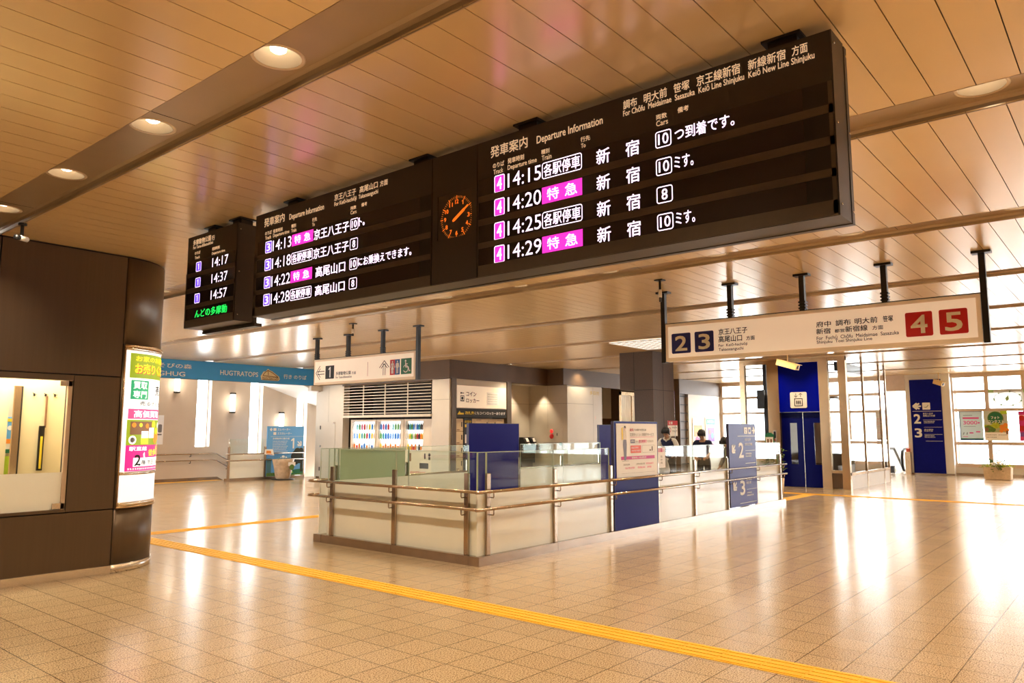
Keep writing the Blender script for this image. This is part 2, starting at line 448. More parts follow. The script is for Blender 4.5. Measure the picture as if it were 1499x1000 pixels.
for k, c in enumerate(CH):
    mb = MB(M_chan)
    d = PLATE; f0 = c+CW-.05
    for prof in ([(c-.005, ZC+.014), (c-.005, ZC-.002), (c, ZC-.002), (c, ZC+d)], [(f0, ZC+d), (c+CW-.022, ZC+d-.008), (c+CW-.006, ZC+d-.026), (c+CW, ZC+.008), (c+CW+.004, ZC-.004), (c+CW+.012, ZC-.004), (c+CW+.012, ZC+.014)]):
        n = len(prof)
        vs = [(x, -14, z) for x, z in prof] + [(x, 21.1, z) for x, z in prof]
        mb.add(vs, [(i, i+1, n+i+1, n+i) for i in range(n-1)])
    y0 = -14.0
    for x, y, vis in sorted(LAMPS[k], key=lambda q: q[1]):
        if not vis: continue
        ya, yb = y-.165, y+.165
        mb.add([(c, y0, LZ), (f0, y0, LZ), (f0, ya, LZ), (c, ya, LZ)], [(0, 1, 2, 3)]); y0 = yb
        N = 32; vs = []
        for i in range(N):
            t = 2*math.pi*i/N; ct, st = math.cos(t), math.sin(t)
            q = min(((f0-x) if ct > 0 else (x-c))/max(1e-6, abs(ct)), .165/max(1e-6, abs(st)))
            vs += [(x+.129*ct, y+.129*st, LZ), (x+q*ct, y+q*st, LZ)]
        for cx, cy in ((f0, yb), (c, yb), (c, ya), (f0, ya)): vs.append((cx, cy, LZ))
        fs = []
        for i in range(N):
            j = (i+1) % N; p0, p1 = vs[2*i+1], vs[2*j+1]
            if abs(p0[0]-p1[0]) > 1e-5 and abs(p0[1]-p1[1]) > 1e-5:
                kx = max((0, 1, 2, 3), key=lambda m: -((vs[2*N+m][0]-(p0[0]+p1[0])/2)**2 + (vs[2*N+m][1]-(p0[1]+p1[1])/2)**2))
                fs.append((2*i, 2*i+1, 2*N+kx, 2*j+1, 2*j))
            else: fs.append((2*i, 2*i+1, 2*j+1, 2*j))
        mb.add(vs, fs)
    mb.add([(c, y0, LZ), (f0, y0, LZ), (f0, 21.1, LZ), (c, 21.1, LZ)], [(0, 1, 2, 3)])
    mb.use(M_joint)
    yy = -13.2
    while yy < 21:
        mb.box(c+.001, f0, yy, yy+.004, LZ-.0015, LZ); yy += 3.0
    struct(mb, 'trim_%d' % (k+1))

# unseen walls added behind and beside the camera to keep sky light out
mb = MB(M_white); mb.box(-8.2, -8, -14, 9, 0, ZC); struct(mb, 'wall_blocker_rear')
mb = MB(M_white); mb.box(-8.2, 34, -14.2, -14, 0, ZC); struct(mb, 'wall_blocker_near')

# window wall over the left stairs
WY = 23.1
mb = MB(mat('stair_wall_panel', (.62, .50, .38), .5, 0, .03, 2))
wins = [(8.4, 8.88, 1.2), (10.2, 10.68, 1.1), (12.06, 12.54, 1.05), (13.93, 14.40, .62), (15.77, 16.20, .05)]
x = -2.0
for a, b, z0 in wins:
    mb.box(x, a, WY, WY+.3, -3, 3.6); mb.prism([(a, WY), (b, WY), (b, WY+.3), (a, WY+.3)], -3, z0); x = b
mb.box(x, 17.4, WY, WY+.3, -3, 3.6)
wl = struct(mb, 'wall_stairs')
for i, (a, b, z0) in enumerate(wins):
    mb = MB(M_white)
    for q in (a, b-.025): mb.box(q, q+.025, WY+.2, WY+.26, z0, 3.5)
    wo = struct(mb, 'window_%d' % (i+1))
    MB(M_wglass).box(a+.02, b-.02, WY+.225, WY+.235, z0, 3.5).build('pane', None, wo)
    MB(M_concrete)
mb = MB(M_kick)
mb.box(-2, 12.7, WY-.012, WY, 0, .085)
mb.slab(PY(WY), [(12.7, .0), (12.7, .085), (12.85, .085), (16.9, -2.2), (16.9, -2.4)], 0, .012)
struct(mb, 'baseboard_stairs')
# dropped soffit behind the banner, sloping down over the stairs
mb = MB(M_whiteR)
sp = [(-2, 3.30), (13.72, 3.30), (16.6, 2.44), (17.4, 2.2), (17.4, 2.3), (16.6, 2.54), (13.74, 3.4), (-2, 3.4)]
mb.add([(x, 21.12, z) for x, z in sp] + [(x, WY, z) for x, z in sp], [tuple(range(8))[::-1], tuple(range(8, 16))] + [(i, (i+1) % 8, 8+(i+1) % 8, 8+i) for i in range(8)])
struct(mb, 'ceiling_stairs')
mb = MB(M_bronze2); mb.box(-2, 15.3, 21.06, 21.12, 3.03, ZC+.01); struct(mb, 'trim_20')
mb = MB(M_white); mb.box(14.85, 15.3, 20.98, 21.16, 2.86, 3.03); struct(mb, 'trim_21')
# stair flights (kept simple: they drop out of sight)
mb = MB(M_floor)
for i in range(14):
    mb.box(LX0+.3*i, LX0+.3*(i+1), LY0, LY1, -.17*(i+2), -.17*(i+1))
mb.box(LX0-.02, LX0, LY0, LY1, -2.6, 0); mb.box(LX0, 17.4, LY0-.12, LY0, -2.6, 0)
struct(mb, 'floor_stairs_left')
mb = MB(M_floor)
for i in range(18):
    mb.box(WX1-.3*(i+1), WX1-.3*i, WY0, WY1, -.17*(i+2), -.17*(i+1))
struct(mb, 'floor_stairs_middle')
mb = MB(M_white)
mb.box(WX0-.1, WX0, WY0-.1, WY1+.1, -3.4, -.01); mb.box(WX0, WX1, WY0-.1, WY0, -3.4, -.01); mb.box(WX0, WX1, WY1, WY1+.1, -3.4, -.01)
mb.box(WX0, 11, WY0, WY1, -3.5, -3.4)
struct(mb, 'wall_stairwell')

# vending wall, facing -X
VX = 15.3
mb = MB(M_white)
mb.box(VX, VX+.25, 19.86, 21.3, 0, 3.05)
mb.box(VX, VX+.25, 15.06, 15.76, 0, 3.03)
mb.box(VX+.02, VX+.25, 15.76, 19.86, 2.99, 3.05)
mb.use(M_joint)
mb.box(VX-.001, VX, 15.06, 15.76, 2.442, 2.448); mb.box(VX-.001, VX, 20.62, 20.625, 1.83, 3.0)
struct(mb, 'wall_vending')
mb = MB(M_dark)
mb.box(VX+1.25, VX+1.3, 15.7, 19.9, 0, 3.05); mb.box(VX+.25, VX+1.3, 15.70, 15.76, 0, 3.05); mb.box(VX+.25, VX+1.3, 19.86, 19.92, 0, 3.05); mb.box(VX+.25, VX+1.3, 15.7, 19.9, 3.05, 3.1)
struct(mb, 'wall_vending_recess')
mb = MB(M_white)
mb.box(VX-.012, VX-.001, 20.24, 21.02, .01, 1.84)
do = struct(mb, 'door_1')
h = MB(M_joint)
for z in (.25, 1.6): h.box(VX-.03, VX-.012, 21.0, 21.03, z, z+.12)
h.build('hinge', None, do)
MB(M_steel).box(VX-.05, VX-.012, 20.95, 20.98, 1.02, 1.08).build('door_knob', None, do)
MB(M_steel).box(VX-.03, VX-.012, 20.24, 20.32, 1.78, 1.83).build('door_closer', None, do)
mb = MB(M_kick); mb.box(VX-.01, VX, 19.86, 21.2, 0, .06); mb.box(VX-.01, VX, 15.06, 15.76, 0, .09); struct(mb, 'baseboard_vending')
# bronze fascias
FB = 3.05
mb = MB(M_bronze2)
mb.prism([(VX-.03, 21.05), (VX-.03, 15.03), (19.86, 15.03), (19.86, 14.38), (26.85, 14.38), (26.85, 14.6), (20.1, 14.6), (20.1, 15.28), (VX+.3, 15.28), (VX+.3, 21.05)], FB-.005, ZC+.01)
mb.use(M_whiteR); mb.box(18, 20.12, 15.28, 16.02, FB+.01, FB+.05)
struct(mb, 'trim_22')
mb = MB(M_bronze2); mb.box(26.9, 30.7, 13.88, 14.5, 3.0, ZC+.01); mb.box(26.88, 26.92, 13.88, 14.5, 0, ZC); struct(mb, 'trim_23')
# coin-locker bay frame and walls beyond
mb = MB(M_bronze); mb.box(15.36, 15.55, 15.02, 15.25, 0, FB); mb.box(17.80, 18.0, 15.02, 16.0, 0, FB); struct(mb, 'trim_24')
mb = MB(M_white)
mb.box(15.55, 17.8, 15.06, 15.14, 2.2, FB)
mb.box(18.0, 20.1, 16.0, 16.1, 0, FB+.02)
mb.box(15.55, 18.0, 15.64, 15.70, 0, FB+.02); mb.box(15.55, 18.0, 15.06, 15.70, FB-.01, FB+.02)
mb.box(20.1, 22.15, 14.40, 16.1, 0, FB+.02)
mb.use(M_joint)
mb.box(18.0, 20.1, 15.999, 16.0, 2.442, 2.448); mb.box(20.099, 20.1, 14.4, 16.0, 2.442, 2.448); mb.box(20.1, 21.6, 14.399, 14.4, 2.442, 2.448)
mb.box(20.099, 20.1, 15.20, 15.204, 0, FB)
mb.box(21.6, 21.604, 14.399, 14.4, 0, FB)
struct(mb, 'wall_lockers')
mb = MB(M_white)
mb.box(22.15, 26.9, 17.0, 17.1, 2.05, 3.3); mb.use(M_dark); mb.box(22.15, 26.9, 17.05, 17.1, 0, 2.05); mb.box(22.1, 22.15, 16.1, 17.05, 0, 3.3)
mb.use(M_joint)
for k in range(14): mb.box(22.3+.3*k, 22.31+.3*k, 16.998, 17.0, 2.05, 3.3)
struct(mb, 'wall_restroom')
mb = MB(M_white); mb.box(22.1, 27, 14.6, 17.1, 3.3, 3.34); struct(mb, 'ceiling_restroom')
mb = MB(M_bronze2); mb.box(25.2, 26.9, 17.0, 17.02, 0, 2.05); mb.box(26.85, 26.9, 14.5, 17, 0, ZC); struct(mb, 'wall_restroom_side')
# bright poster wall at the far right rear and its louvre strip
mb = MB(M_whiteR); mb.box(27.66, 30.7, 13.9, 14.0, 0, 3.0); struct(mb, 'wall_posters')
mb = MB(M_bronze2); mb.box(26.92, 27.66, 14.0, 14.05, 0, 3.0)
mb.use(M_joint)
for k in range(9): mb.box(26.92, 27.66, 13.93, 14.0, .25+.33*k, .28+.33*k)
struct(mb, 'wall_louvre')

# far windows
GX = 30.6
def glazing(n, y0, y1, mulls):
    mb = MB(M_elsteel)
    mb.use(M_sfr)
    for y in mulls: mb.box(GX, GX+.14, y-.065, y+.065, .37, ZC)
    for z0, z1 in ((3.42, ZC+.01), (2.87, 2.97), (2.225, 2.325), (1.06, 1.17), (.30, .42)): mb.box(GX-.03, GX+.12, y0, y1, z0, z1)
    mb.use(M_joint); mb.box(GX+.05, GX+.06, y0, y1, 1.72, 1.732)
    o = struct(mb, 'window_%d' % n)
    MB(M_wglass).box(GX+.06, GX+.07, y0, y1, .42, 3.42).build('pane', None, o)
M_sfr = mat('window_frame', (.62, .48, .36), .4, .3, .04)
glazing(11, -13.9, 5.2, [5.19-1.077*k for k in range(18)])
glazing(12, 7.62, 13.9, [13.84-1.03*k for k in range(7)])
mb = MB(M_white); mb.box(GX-.02, GX+.16, -14, 5.2, .08, .31); mb.box(GX-.02, GX+.16, 7.6, 13.9, 0, .31); struct(mb, 'wall_below_windows')
mb = MB(M_kick); mb.box(GX-.04, GX+.1, -14, 5.2, 0, .085); mb.box(30.26, 30.3, 5.18, 6.62, 0, .06); struct(mb, 'baseboard_windows')
mb = MB(M_whiteR); mb.box(30.3, 31.0, 5.18, 6.60, 0, ZC)
struct(mb, 'wall_sign')
mb = MB(M_bronze2)
mb.use(M_sfr); mb.box(30.28, 30.5, 6.60, 7.62, 3.0, ZC+.01); struct(mb, 'trim_25')
mb = MB(M_whiteR); mb.box(33.4, 33.6, 5.2, 8.3, -3, ZC); mb.box(31, 33.5, 5.1, 5.2, -3, ZC)
struct(mb, 'wall_escalator')

# square pillar
mb = MB(M_dkpil)
mb.box(16.9, 18.0, 9.45, 10.0, 0, ZC); mb.box(16.9, 18.0, 10.0, 10.42, 2.60, ZC)
mb.use(M_joint)
for z in (2.585,): mb.box(16.897, 18.0, 9.447, 10.0, z, z+.012)
mb.box(16.897, 16.9, 9.99, 10.0, 2.6, ZC); mb.box(17.42, 17.43, 9.447, 9.45, 0, ZC); mb.box(16.9, 18.0, 9.447, 9.45, 1.25, 1.26)
mb.use(M_steel); mb.box(17.985, 18.012, 9.44, 9.46, 0, 2.6)
struct(mb, 'trim_26')

# ------------------------------------------------------------------ OFFICE with the curved corner
OY = 8.885; OCX, OCY, OR = 3.73, 9.565, .68
def curve_pts(r, a0, a1, n=24):
    return [(OCX+r*math.sin(R(a0+(a1-a0)*k/n)), OCY-r*math.cos(R(a0+(a1-a0)*k/n))) for k in range(n+1)]
def curved(mb, r0, r1, a0, a1, z0, z1, n=24):
    o = curve_pts(r1, a0, a1, n); i = curve_pts(r0, a0, a1, n)
    vs = [(x, y, z) for z in (z0, z1) for x, y in o] + [(x, y, z) for z in (z0, z1) for x, y in i]; q = n+1
    fs = []
    for k in range(n):
        fs += [(k, k+1, q+k+1, q+k), (2*q+k, 3*q+k, 3*q+k+1, 2*q+k+1), (q+k, q+k+1, 3*q+k+1, 3*q+k), (k, 2*q+k, 2*q+k+1, k+1)]
    fs += [(0, q, 3*q, 2*q), (n, 2*q+n, 3*q+n, q+n)]
    mb.add(vs, fs, False)
    for f in range(len(mb.f)-len(fs), len(mb.f)): mb.sm[f] = (f-(len(mb.f)-len(fs))) % 4 < 2 and f < len(mb.f)-2
G = .013
mb = MB(M_bronze)
T = .12
def face(x0, x1, z0, z1): mb.box(x0+G/2, x1-G/2, OY, OY+T, z0+G/2, z1-G/2)
face(-8, .0, 0, .70); face(0, 3.73, .085, .70)
face(-8, 0, 2.17, ZC-.015); face(0, 2.466, 2.17, ZC-.015); face(2.466, 3.73, 2.17, ZC-.015)
face(3.235, 3.73, .70, 2.17); face(-8, .9, .70, 2.17)
mb.box(.9, 3.235, OY, OY+T, 2.105, 2.165); mb.box(.9, 3.235, OY, OY+T, .705, .735)
for z0, z1 in ((.085, .70), (.70, 2.545), (2.545, ZC-.015)): curved(mb, OR-T, OR, .3, 90, z0+G/2, z1-G/2)
mb.box(OCX+OR-T, OCX+OR, OCY+.01, 14, .085, ZC-.015)
mb.use(M_joint)
mb.box(-8, 3.72, OY+.03, OY+T-.01, 2.16, 2.18); mb.box(-8, 3.72, OY+.03, OY+T-.01, .69, .71); mb.box(3.70, 3.76, OY+.03, OY+T, .08, ZC); mb.box(2.44, 2.49, OY+.03, OY+T-.01, 2.17, ZC); mb.box(3.2, 3.24, OY+.03, OY+T-.01, .7, 2.17)
mb.box(-8, 3.73, OY+.03, OY+T-.01, ZC-.02, ZC); curved(mb, OR-T, OR-.03, 0, 90, ZC-.03, ZC); curved(mb, OR-T, OR-.03, 0, 90, .68, .72)
curved(mb, OR-T, OR-.03, 0, 90, 2.53, 2.56)
struct(mb, 'wall_office')
mb = MB(M_steel); mb.box(-8, 3.73, OY-.012, OY+.02, 0, .088); curved(mb, OR-.05, OR+.012, 0, 90, 0, .088); struct(mb, 'baseboard_office')
mb = MB(M_sfr); mb.box(3.195, 3.235, OY+.02, OY+.06, .735, 2.105); w13 = struct(mb, 'window_13')
MB(M_wglass).box(.9, 3.228, OY+.045, OY+.052, .735, 2.105).build('pane', None, w13)
fr = MB(M_frost); fr.slab(PY(OY+.044), [(.9, .735), (3.226, .735), (3.226, 1.125), (.9, 1.125)], 0, .001); fr.build('frosted_film', None, w13)
c = MB(M_steel); c.box(3.115, 3.232, OY+.02, OY+.044, 2.045, 2.098); c.build('glass_clamp', None, w13)
c = MB(M_steel); c.box(3.115, 3.232, OY+.02, OY+.044, .742, .80); c.build('glass_clamp', None, w13)
# office interior
mb = MB(M_cream)
mb.box(2.98, 3.62, 9.62, 9.66, 0, 2.6); mb.box(.2, 2.86, 9.62, 9.66, 0, 2.6); mb.box(3.60, 3.64, OY+.12, 9.66, 0, 2.6); mb.box(.2, 3.64, OY+.12, 13, 2.6, 2.64)
mb.box(.2, .24, OY+.12, 13, 0, 2.6); mb.box(.2, 4.2, 12.6, 12.64, 0, 2.6); mb.box(2.86, 2.98, 9.62, 9.66, 2.06, 2.6)
mb.use(M_dark); mb.box(2.965, 2.985, 9.6, 9.66, 0, 2.06)
struct(mb, 'wall_office_inside')
al = bpy.data.lights.new('office_light', 'AREA'); al.shape = 'RECTANGLE'; al.size = 2; al.size_y = .4; al.energy = 60; al.color = (1, .86, .6)
ao = bpy.data.objects.new('office_light', al); COL.objects.link(ao); ao.location = (2.4, 9.35, 2.55)
al2 = bpy.data.objects.new('office_light', al); COL.objects.link(al2); al2.location = (2.6, 11, 2.55)
t = tag(MB(M_elsteel).box(2.9, 2.965, 9.585, 9.62, 0, 2.06).build('door_frame_post'), 'narrow wooden door post seen through the office window', 'door post')
P = PY(11.2)
mb = MB(M_wink); mb.slab(P, [(3.28, 1.28), (3.62, 1.28), (3.62, 1.74), (3.28, 1.74)], 0, .01)
mb.use(M_sky2).rect(P, 3.28, 3.62, 1.44, 1.74, .012); mb.use(M_wht)
for a, z in ((3.36, 1.60), (3.44, 1.56), (3.52, 1.64), (3.42, 1.66)): mb.disc(P, a, z, .03, .014)
mb.use(M_org).rect(P, 3.28, 3.62, 1.40, 1.46, .014); mb.use(M_yel2).rect(P, 3.30, 3.42, 1.68, 1.72, .014); mb.use(M_green).rect(P, 3.28, 3.62, 1.28, 1.33, .014)
tag(mb.build('wall_poster'), 'pale blue illustrated poster seen through the office window', 'poster')
mb = MB(M_lime); mb.slab(P, [(3.30, .95), (3.62, .95), (3.62, 1.24), (3.30, 1.24)], 0, .01)
mb.use(M_wht).rect(P, 3.38, 3.6, .97, 1.1, .012).rect(P, 3.38, 3.6, 1.12, 1.22, .012); mb.use(M_org).rect(P, 3.40, 3.58, 1.16, 1.21, .014); mb.use(M_ink).scrib(P, 3.40, 3.58, 1.04, 1.07, 6, .014).scrib(P, 3.4, 3.58, .98, 1.01, 6, .014)
tag(mb.build('wall_poster'), 'green and white leaflet board under the blue poster in the office', 'poster')
MB(M_white).box(3.2, 3.72, 11.2, 11.24, 0, 2.4).build('partition')['kind'] = 'structure'
bpy.data.objects['partition'].name = 'wall_office_partition'
# slim hanging gauge and hooks on the cream board
t = thing('hanging_gauge', (3.2, 9.6, 1.15), 'tall slim black and yellow gauge hanging on the cream office wall', 'gauge')
MB(M_black).box(3.17, 3.225, 9.595, 9.615, 1.12, 1.62).build('back_plate', None, t)
MB(M_yel2).box(3.188, 3.208, 9.585, 9.595, 1.14, 1.50).build('scale', None, t)
MB(M_brn).box(3.222, 3.238, 9.60, 9.615, 1.6, 1.96).build('strap', None, t)
for i, (x, lab) in enumerate(((3.10, 'small metal coat hook nearest the office door post'), (3.215, 'small metal coat hook above the hanging gauge'), (3.31, 'small metal coat hook right of the hanging gauge'))):
    b = MB(M_black); b.box(x-.008, x+.008, 9.605, 9.62, 1.955, 1.985); b.tube([(x-.02, 9.6, 1.99), (x, 9.585, 1.965), (x+.02, 9.6, 1.975)], .004, 6)
    tag(b.build('coat_hook'), lab, 'hook', 'hooks on the office wall')

# curved poster light box on the corner
t = thing('poster_lightbox', (OCX+.45, OCY-.55, .72), 'lit curved poster box with bright advert on the bronze office corner', 'advert')
mb = MB(M_elsteel)
curved(mb, OR-.01, OR+.022, 1.4, 88, .700, .722); curved(mb, OR-.01, OR+.022, 1.4, 88, 2.515, 2.545)
curved(mb, OR-.01, OR+.022, 1.4, 2.6, .72, 2.52, 2); curved(mb, OR-.01, OR+.022, 86.8, 88, .72, 2.52, 2)
mb.use(M_steel); curved(mb, OR-.01, OR+.014, 2.6, 86.8, .722, .765); curved(mb, OR-.01, OR+.014, 2.6, 86.8, 1.065, 1.10); curved(mb, OR-.01, OR+.014, 2.6, 86.8, 2.485, 2.516)
mb.build('frame', None, t)
M_lit = mat('lightbox_white', (.9, .9, .9), .4, 0, 0, emit=.6, ecol=(1, .97, .95))
def lit(nm, c, e=.42): return mat('lit_'+nm, c, .4, 0, 0, emit=e, ecol=c)
L_lime, L_yel, L_grn, L_pink, L_mag, L_org, L_brn, L_red = lit('lime', (.30, .42, .01)), lit('yellow', (1, .74, .02), .6), lit('green', (.02, .40, .17)), lit('pink', (.85, .10, .32)), lit('magenta', (.72, .02, .30)), lit('orange', (.95, .32, .02)), lit('brown', (.22, .10, .03), .5), lit('red', (.7, .04, .04))
mb = MB(M_lit); curved(mb, OR-.005, OR+.006, 2.6, 86.8, .765, 2.485); mb.build('light_panel', None, t)
P = PC(OCX, OCY, OR+.006)
mb = MB(M_lit)
A0, A1 = 7.5, 84
mb.use(L_lime).rect(P, A0, A1, 2.17, 2.455, .002, 20)
mb.use(L_yel).text(P, 'お家のお品物', 13, 66, 2.365, 2.43, .004, .02)
mb.use(L_red).text(P, 'お売りください', 13.2, 82.5, 2.215, 2.335, .004, .045)
mb.use(L_yel).text(P, 'お売りください', 12.5, 82, 2.222, 2.342, .006, .03)
mb.use(L_grn).rect(P, 9.5, 31, 1.925, 2.145, .003, 6)
mb.use(M_lit).text(P, '買取', 12, 28.5, 2.045, 2.13, .005, .02).text(P, '専門', 12, 28.5, 1.94, 2.025, .005, .02)
mb.use(M_ink).text(P, '売る', 44, 66, 1.98, 2.10, .004, .02)
mb.use(L_grn).rect(P, 31, 84, 2.148, 2.153, .003, 10)
mb.use(M_ink).text(P, '売るナビ', 20, 52, 1.855, 1.905, .004, .01).scrib(P, 54, 80, 1.855, 1.895, 6, .004)
mb.use(L_pink).rect(P, 8, 62, 1.70, 1.815, .003, 12)
mb.use(M_lit).text(P, '高価買取', 14, 56, 1.715, 1.80, .005, .03)
mb.use(L_org).rect(P, 62, 84, 1.70, 1.815, .003, 6)
mb.use(L_lime).rect(P, A0, A1, 1.40, 1.69, .002, 20)
mb.use(L_brn).rect(P, 11, 40, 1.52, 1.67, .003, 6)
for a, z, m, r in ((15, 1.63, L_org, .028), (23, 1.63, L_yel, .024), (32, 1.62, L_org, .03), (44, 1.635, L_yel, .045), (58, 1.63, M_lit, .035), (52, 1.56, L_yel, .04), (60, 1.5, L_org, .05), (50, 1.47, L_org, .06), (66, 1.56, M_lit, .04), (14, 1.46, M_lit, .05), (14, 1.46, M_inkg, .03), (72, 1.5, L_org, .05)):
    mb.use(m); mb.poly(P, [(a+math.degrees(r/OR)*math.cos(2*math.pi*k/14), z+r*math.sin(2*math.pi*k/14)) for k in range(14)], .005)
mb.use(M_lit).rect(P, 24, 34, 1.44, 1.56, .006, 3).rect(P, 35, 45, 1.48, 1.60, .006, 3)
mb.use(L_yel).rect(P, 24, 34, 1.41, 1.48, .007, 3)
mb.use(L_mag).rect(P, 7.5, A1, 1.105, 1.40, .0025, 20)
mb.use(M_lit).text(P, '駅直結', 11, 33, 1.335, 1.385, .005, .03)
mb.use(L_yel).text(P, '徒歩', 36, 52, 1.27, 1.35, .005, .03).text(P, '1分', 53, 72, 1.27, 1.41, .005, .03)
mb.use(M_lit).rect(P, 16, A1, 1.155, 1.255, .004, 16); mb.poly(P, [(16, 1.155), (30, 1.32), (31, 1.25)], .0045)
mb.use(M_ink).text(P, '2', 17.5, 25, 1.165, 1.29, .006, .03).text(P, '階', 26.5, 32, 1.175, 1.225, .006, .02).text(P, '京王ショップ', 35, 72, 1.175, 1.225, .006, .012)
mb.use(M_lit).scrib(P, 10, 80, 1.12, 1.14, 26, .004)
mb.build('printed_advert', None, t)

# bullet camera under the ceiling by the office
def cctv(base, d, L, r, mbody, label, rod=None, boxy=False):
    t = thing('security_camera', base, label, 'camera')
    d = Vector(d).normalized(); c = Vector(base)
    b = MB(mbody)
    if boxy:
        s = d.cross(Vector((0, 0, 1))).normalized(); u = s.cross(d)
        vs = [c + d*(L/2*i) + s*(r*j) + u*(r*.75*k) for i in (-1, 1) for j in (-1, 1) for k in (-1, 1)]
        b.add([tuple(v) for v in vs], [(0, 1, 3, 2), (4, 6, 7, 5), (0, 4, 5, 1), (2, 3, 7, 6), (0, 2, 6, 4), (1, 5, 7, 3)])
        vs = [c + d*(L*.58*i) + s*(r*1.15*j) + u*(r*k) for i in (-.9, 1) for j in (-1, 1) for k in (.75, .9)]
        b.add([tuple(v) for v in vs], [(0, 1, 3, 2), (4, 6, 7, 5), (0, 4, 5, 1), (2, 3, 7, 6), (0, 2, 6, 4), (1, 5, 7, 3)])
    else:
        b.tube([c-d*L/2, c-d*L*.45, c+d*L*.2], [r*.8, r, r], 16)
    b.build('housing', None, t)
    MB(M_blackp).tube([c+d*(L*.2 if not boxy else L*.5), c+d*(L*.5 if not boxy else L*.515)], r*.97 if not boxy else r*.5, 16).build('lens', None, t)
    m = MB(M_black if not boxy else mbody)
    if rod:
        m.tube([(c.x, c.y, ZC-.004), (c.x, c.y, c.z+r*.7)], rod, 10); m.lathe([(.0, 0), (rod*2.4, 0), (rod*2.4, -.02), (0, -.02)], (c.x, c.y, ZC), 14)
    m.build('mount', None, t)
    return t
t = cctv((2.45, 8.25, 3.425), (-.9, -.55, -.05), .15, .026, M_wink, 'small white bullet camera under the ceiling by the bronze office', .016)
cctv((18.0, 6.43, 3.12), (-.15, -1, -.32), .52, .085, mat('camera_beige', (.72, .50, .22), .45), 'long beige security camera hanging in front of the elevator', .014, True)
cctv((29.9, 5.42, 3.22), (-.5, -1, -.4), .34, .09, bpy.data.materials['camera_beige'], 'beige security camera at the top of the blue wall sign', .014, True)

# ------------------------------------------------------------------ DEPARTURE BOARDS
BX = 3.66
SCREENS = []
P = PX(BX)
STR = [(3.135, 3.252), (2.975, 3.092), (2.815, 2.932), (2.660, 2.775)]
Z0, Z1 = 2.583, 3.515
def housing(name, y0, y1, t, depth=.235):
    mb = MB(M_board)
    mb.box(BX+.004, BX+depth-.045, y0, y1, Z0, Z1)
    mb.box(BX+depth-.04, BX+depth, y0-.003, y1+.003, Z0-.003, Z1-.012)
    o = mb.build(name, None, t)
    s = MB(M_steel)
    for z in (Z0+.06, (Z0+Z1)/2, Z1-.06):
        for x in (BX+.03, BX+depth-.02): s.tube([(x, y0-.007, z), (x, y0-.001, z)], .006, 8)
    s.build('screws', None, o)
    return o
def frontface(y0, y1, t, led0, led1, blank):
    mb = MB(M_boardf); mb.box(BX-.001, BX+.005, y0+.004, y1-.004, Z0+.004, Z1-.004)
    o = mb.build('front_panel', None, t)
    b = MB(M_bar)
    for z0, z1 in ((3.092, 3.135), (2.932, 2.975), (2.775, 2.815), (2.585, 2.66)): b.box(BX-.006, BX-.001, y0+.006, y1-.006, z0, z1)
    b.box(BX-.006, BX-.001, y1-.006-(y1-led1-.006), y1-.006, Z0+.01, 3.135)
    b.box(BX-.006, BX-.001, y0+.006, led0, Z0+.01, 3.252)
    b.build('divider', None, t)
    for z0, z1 in STR:
        m = MB(M_led); m.box(BX-.003, BX-.001, led0+blank, led1, z0, z1); m.use(M_led2); m.box(BX-.003, BX-.001, led0, led0+blank, z0, z1)
        SCREENS.append(m.build('led_screen', None, t))
E_ = .0045
def badge(mb, mf, ch, a0, a1, z0, z1):
    mb.use(mf).rr(P, a1, a0, z0, z1, .014, E_); mb.use(M_ledw).rro(P, a1, a0, z0, z1, .014, .006, E_+.001)
    q = .036 if ch == '1' else .024
    mb.text(P, ch, a0-q, a1+q, z0+.018, z1-.018, E_+.002, .010)
def kaku(mb, a0, a1, z0, z1):
    mb.use(M_ledw).rro(P, a1, a0, z0, z1, .018, .006, E_); mb.text(P, '各駅停車', a0-.014, a1+.014, z0+.014, z1-.012, E_, .007)
def toku(mb, a0, a1, z0, z1):
    mb.use(M_ledp).rect(P, a0, a1, z0, z1, E_)
    w = a0-a1; mb.use(M_ledw).text(P, '特', a0-.13*w, a0-.43*w, z0+.016, z1-.014, E_+.001, .010).text(P, '急', a0-.58*w, a0-.88*w, z0+.016, z1-.014, E_+.001, .010)
def cars(mb, s, a0, a1, z0, z1):
    mb.use(M_ledw).rro(P, a1, a0, z0, z1, .016, .006, E_)
    q = .018 if len(s) > 1 else .032
    mb.text(P, s, a0-q, a1+q, z0+.018, z1-.016, E_, .010)
def header(t, rows):
    for q, a0, a1, z0, z1 in rows: MB(M_head).text(P, q, a0, a1, z0, z1, .004, .012).build('lettering', None, t)

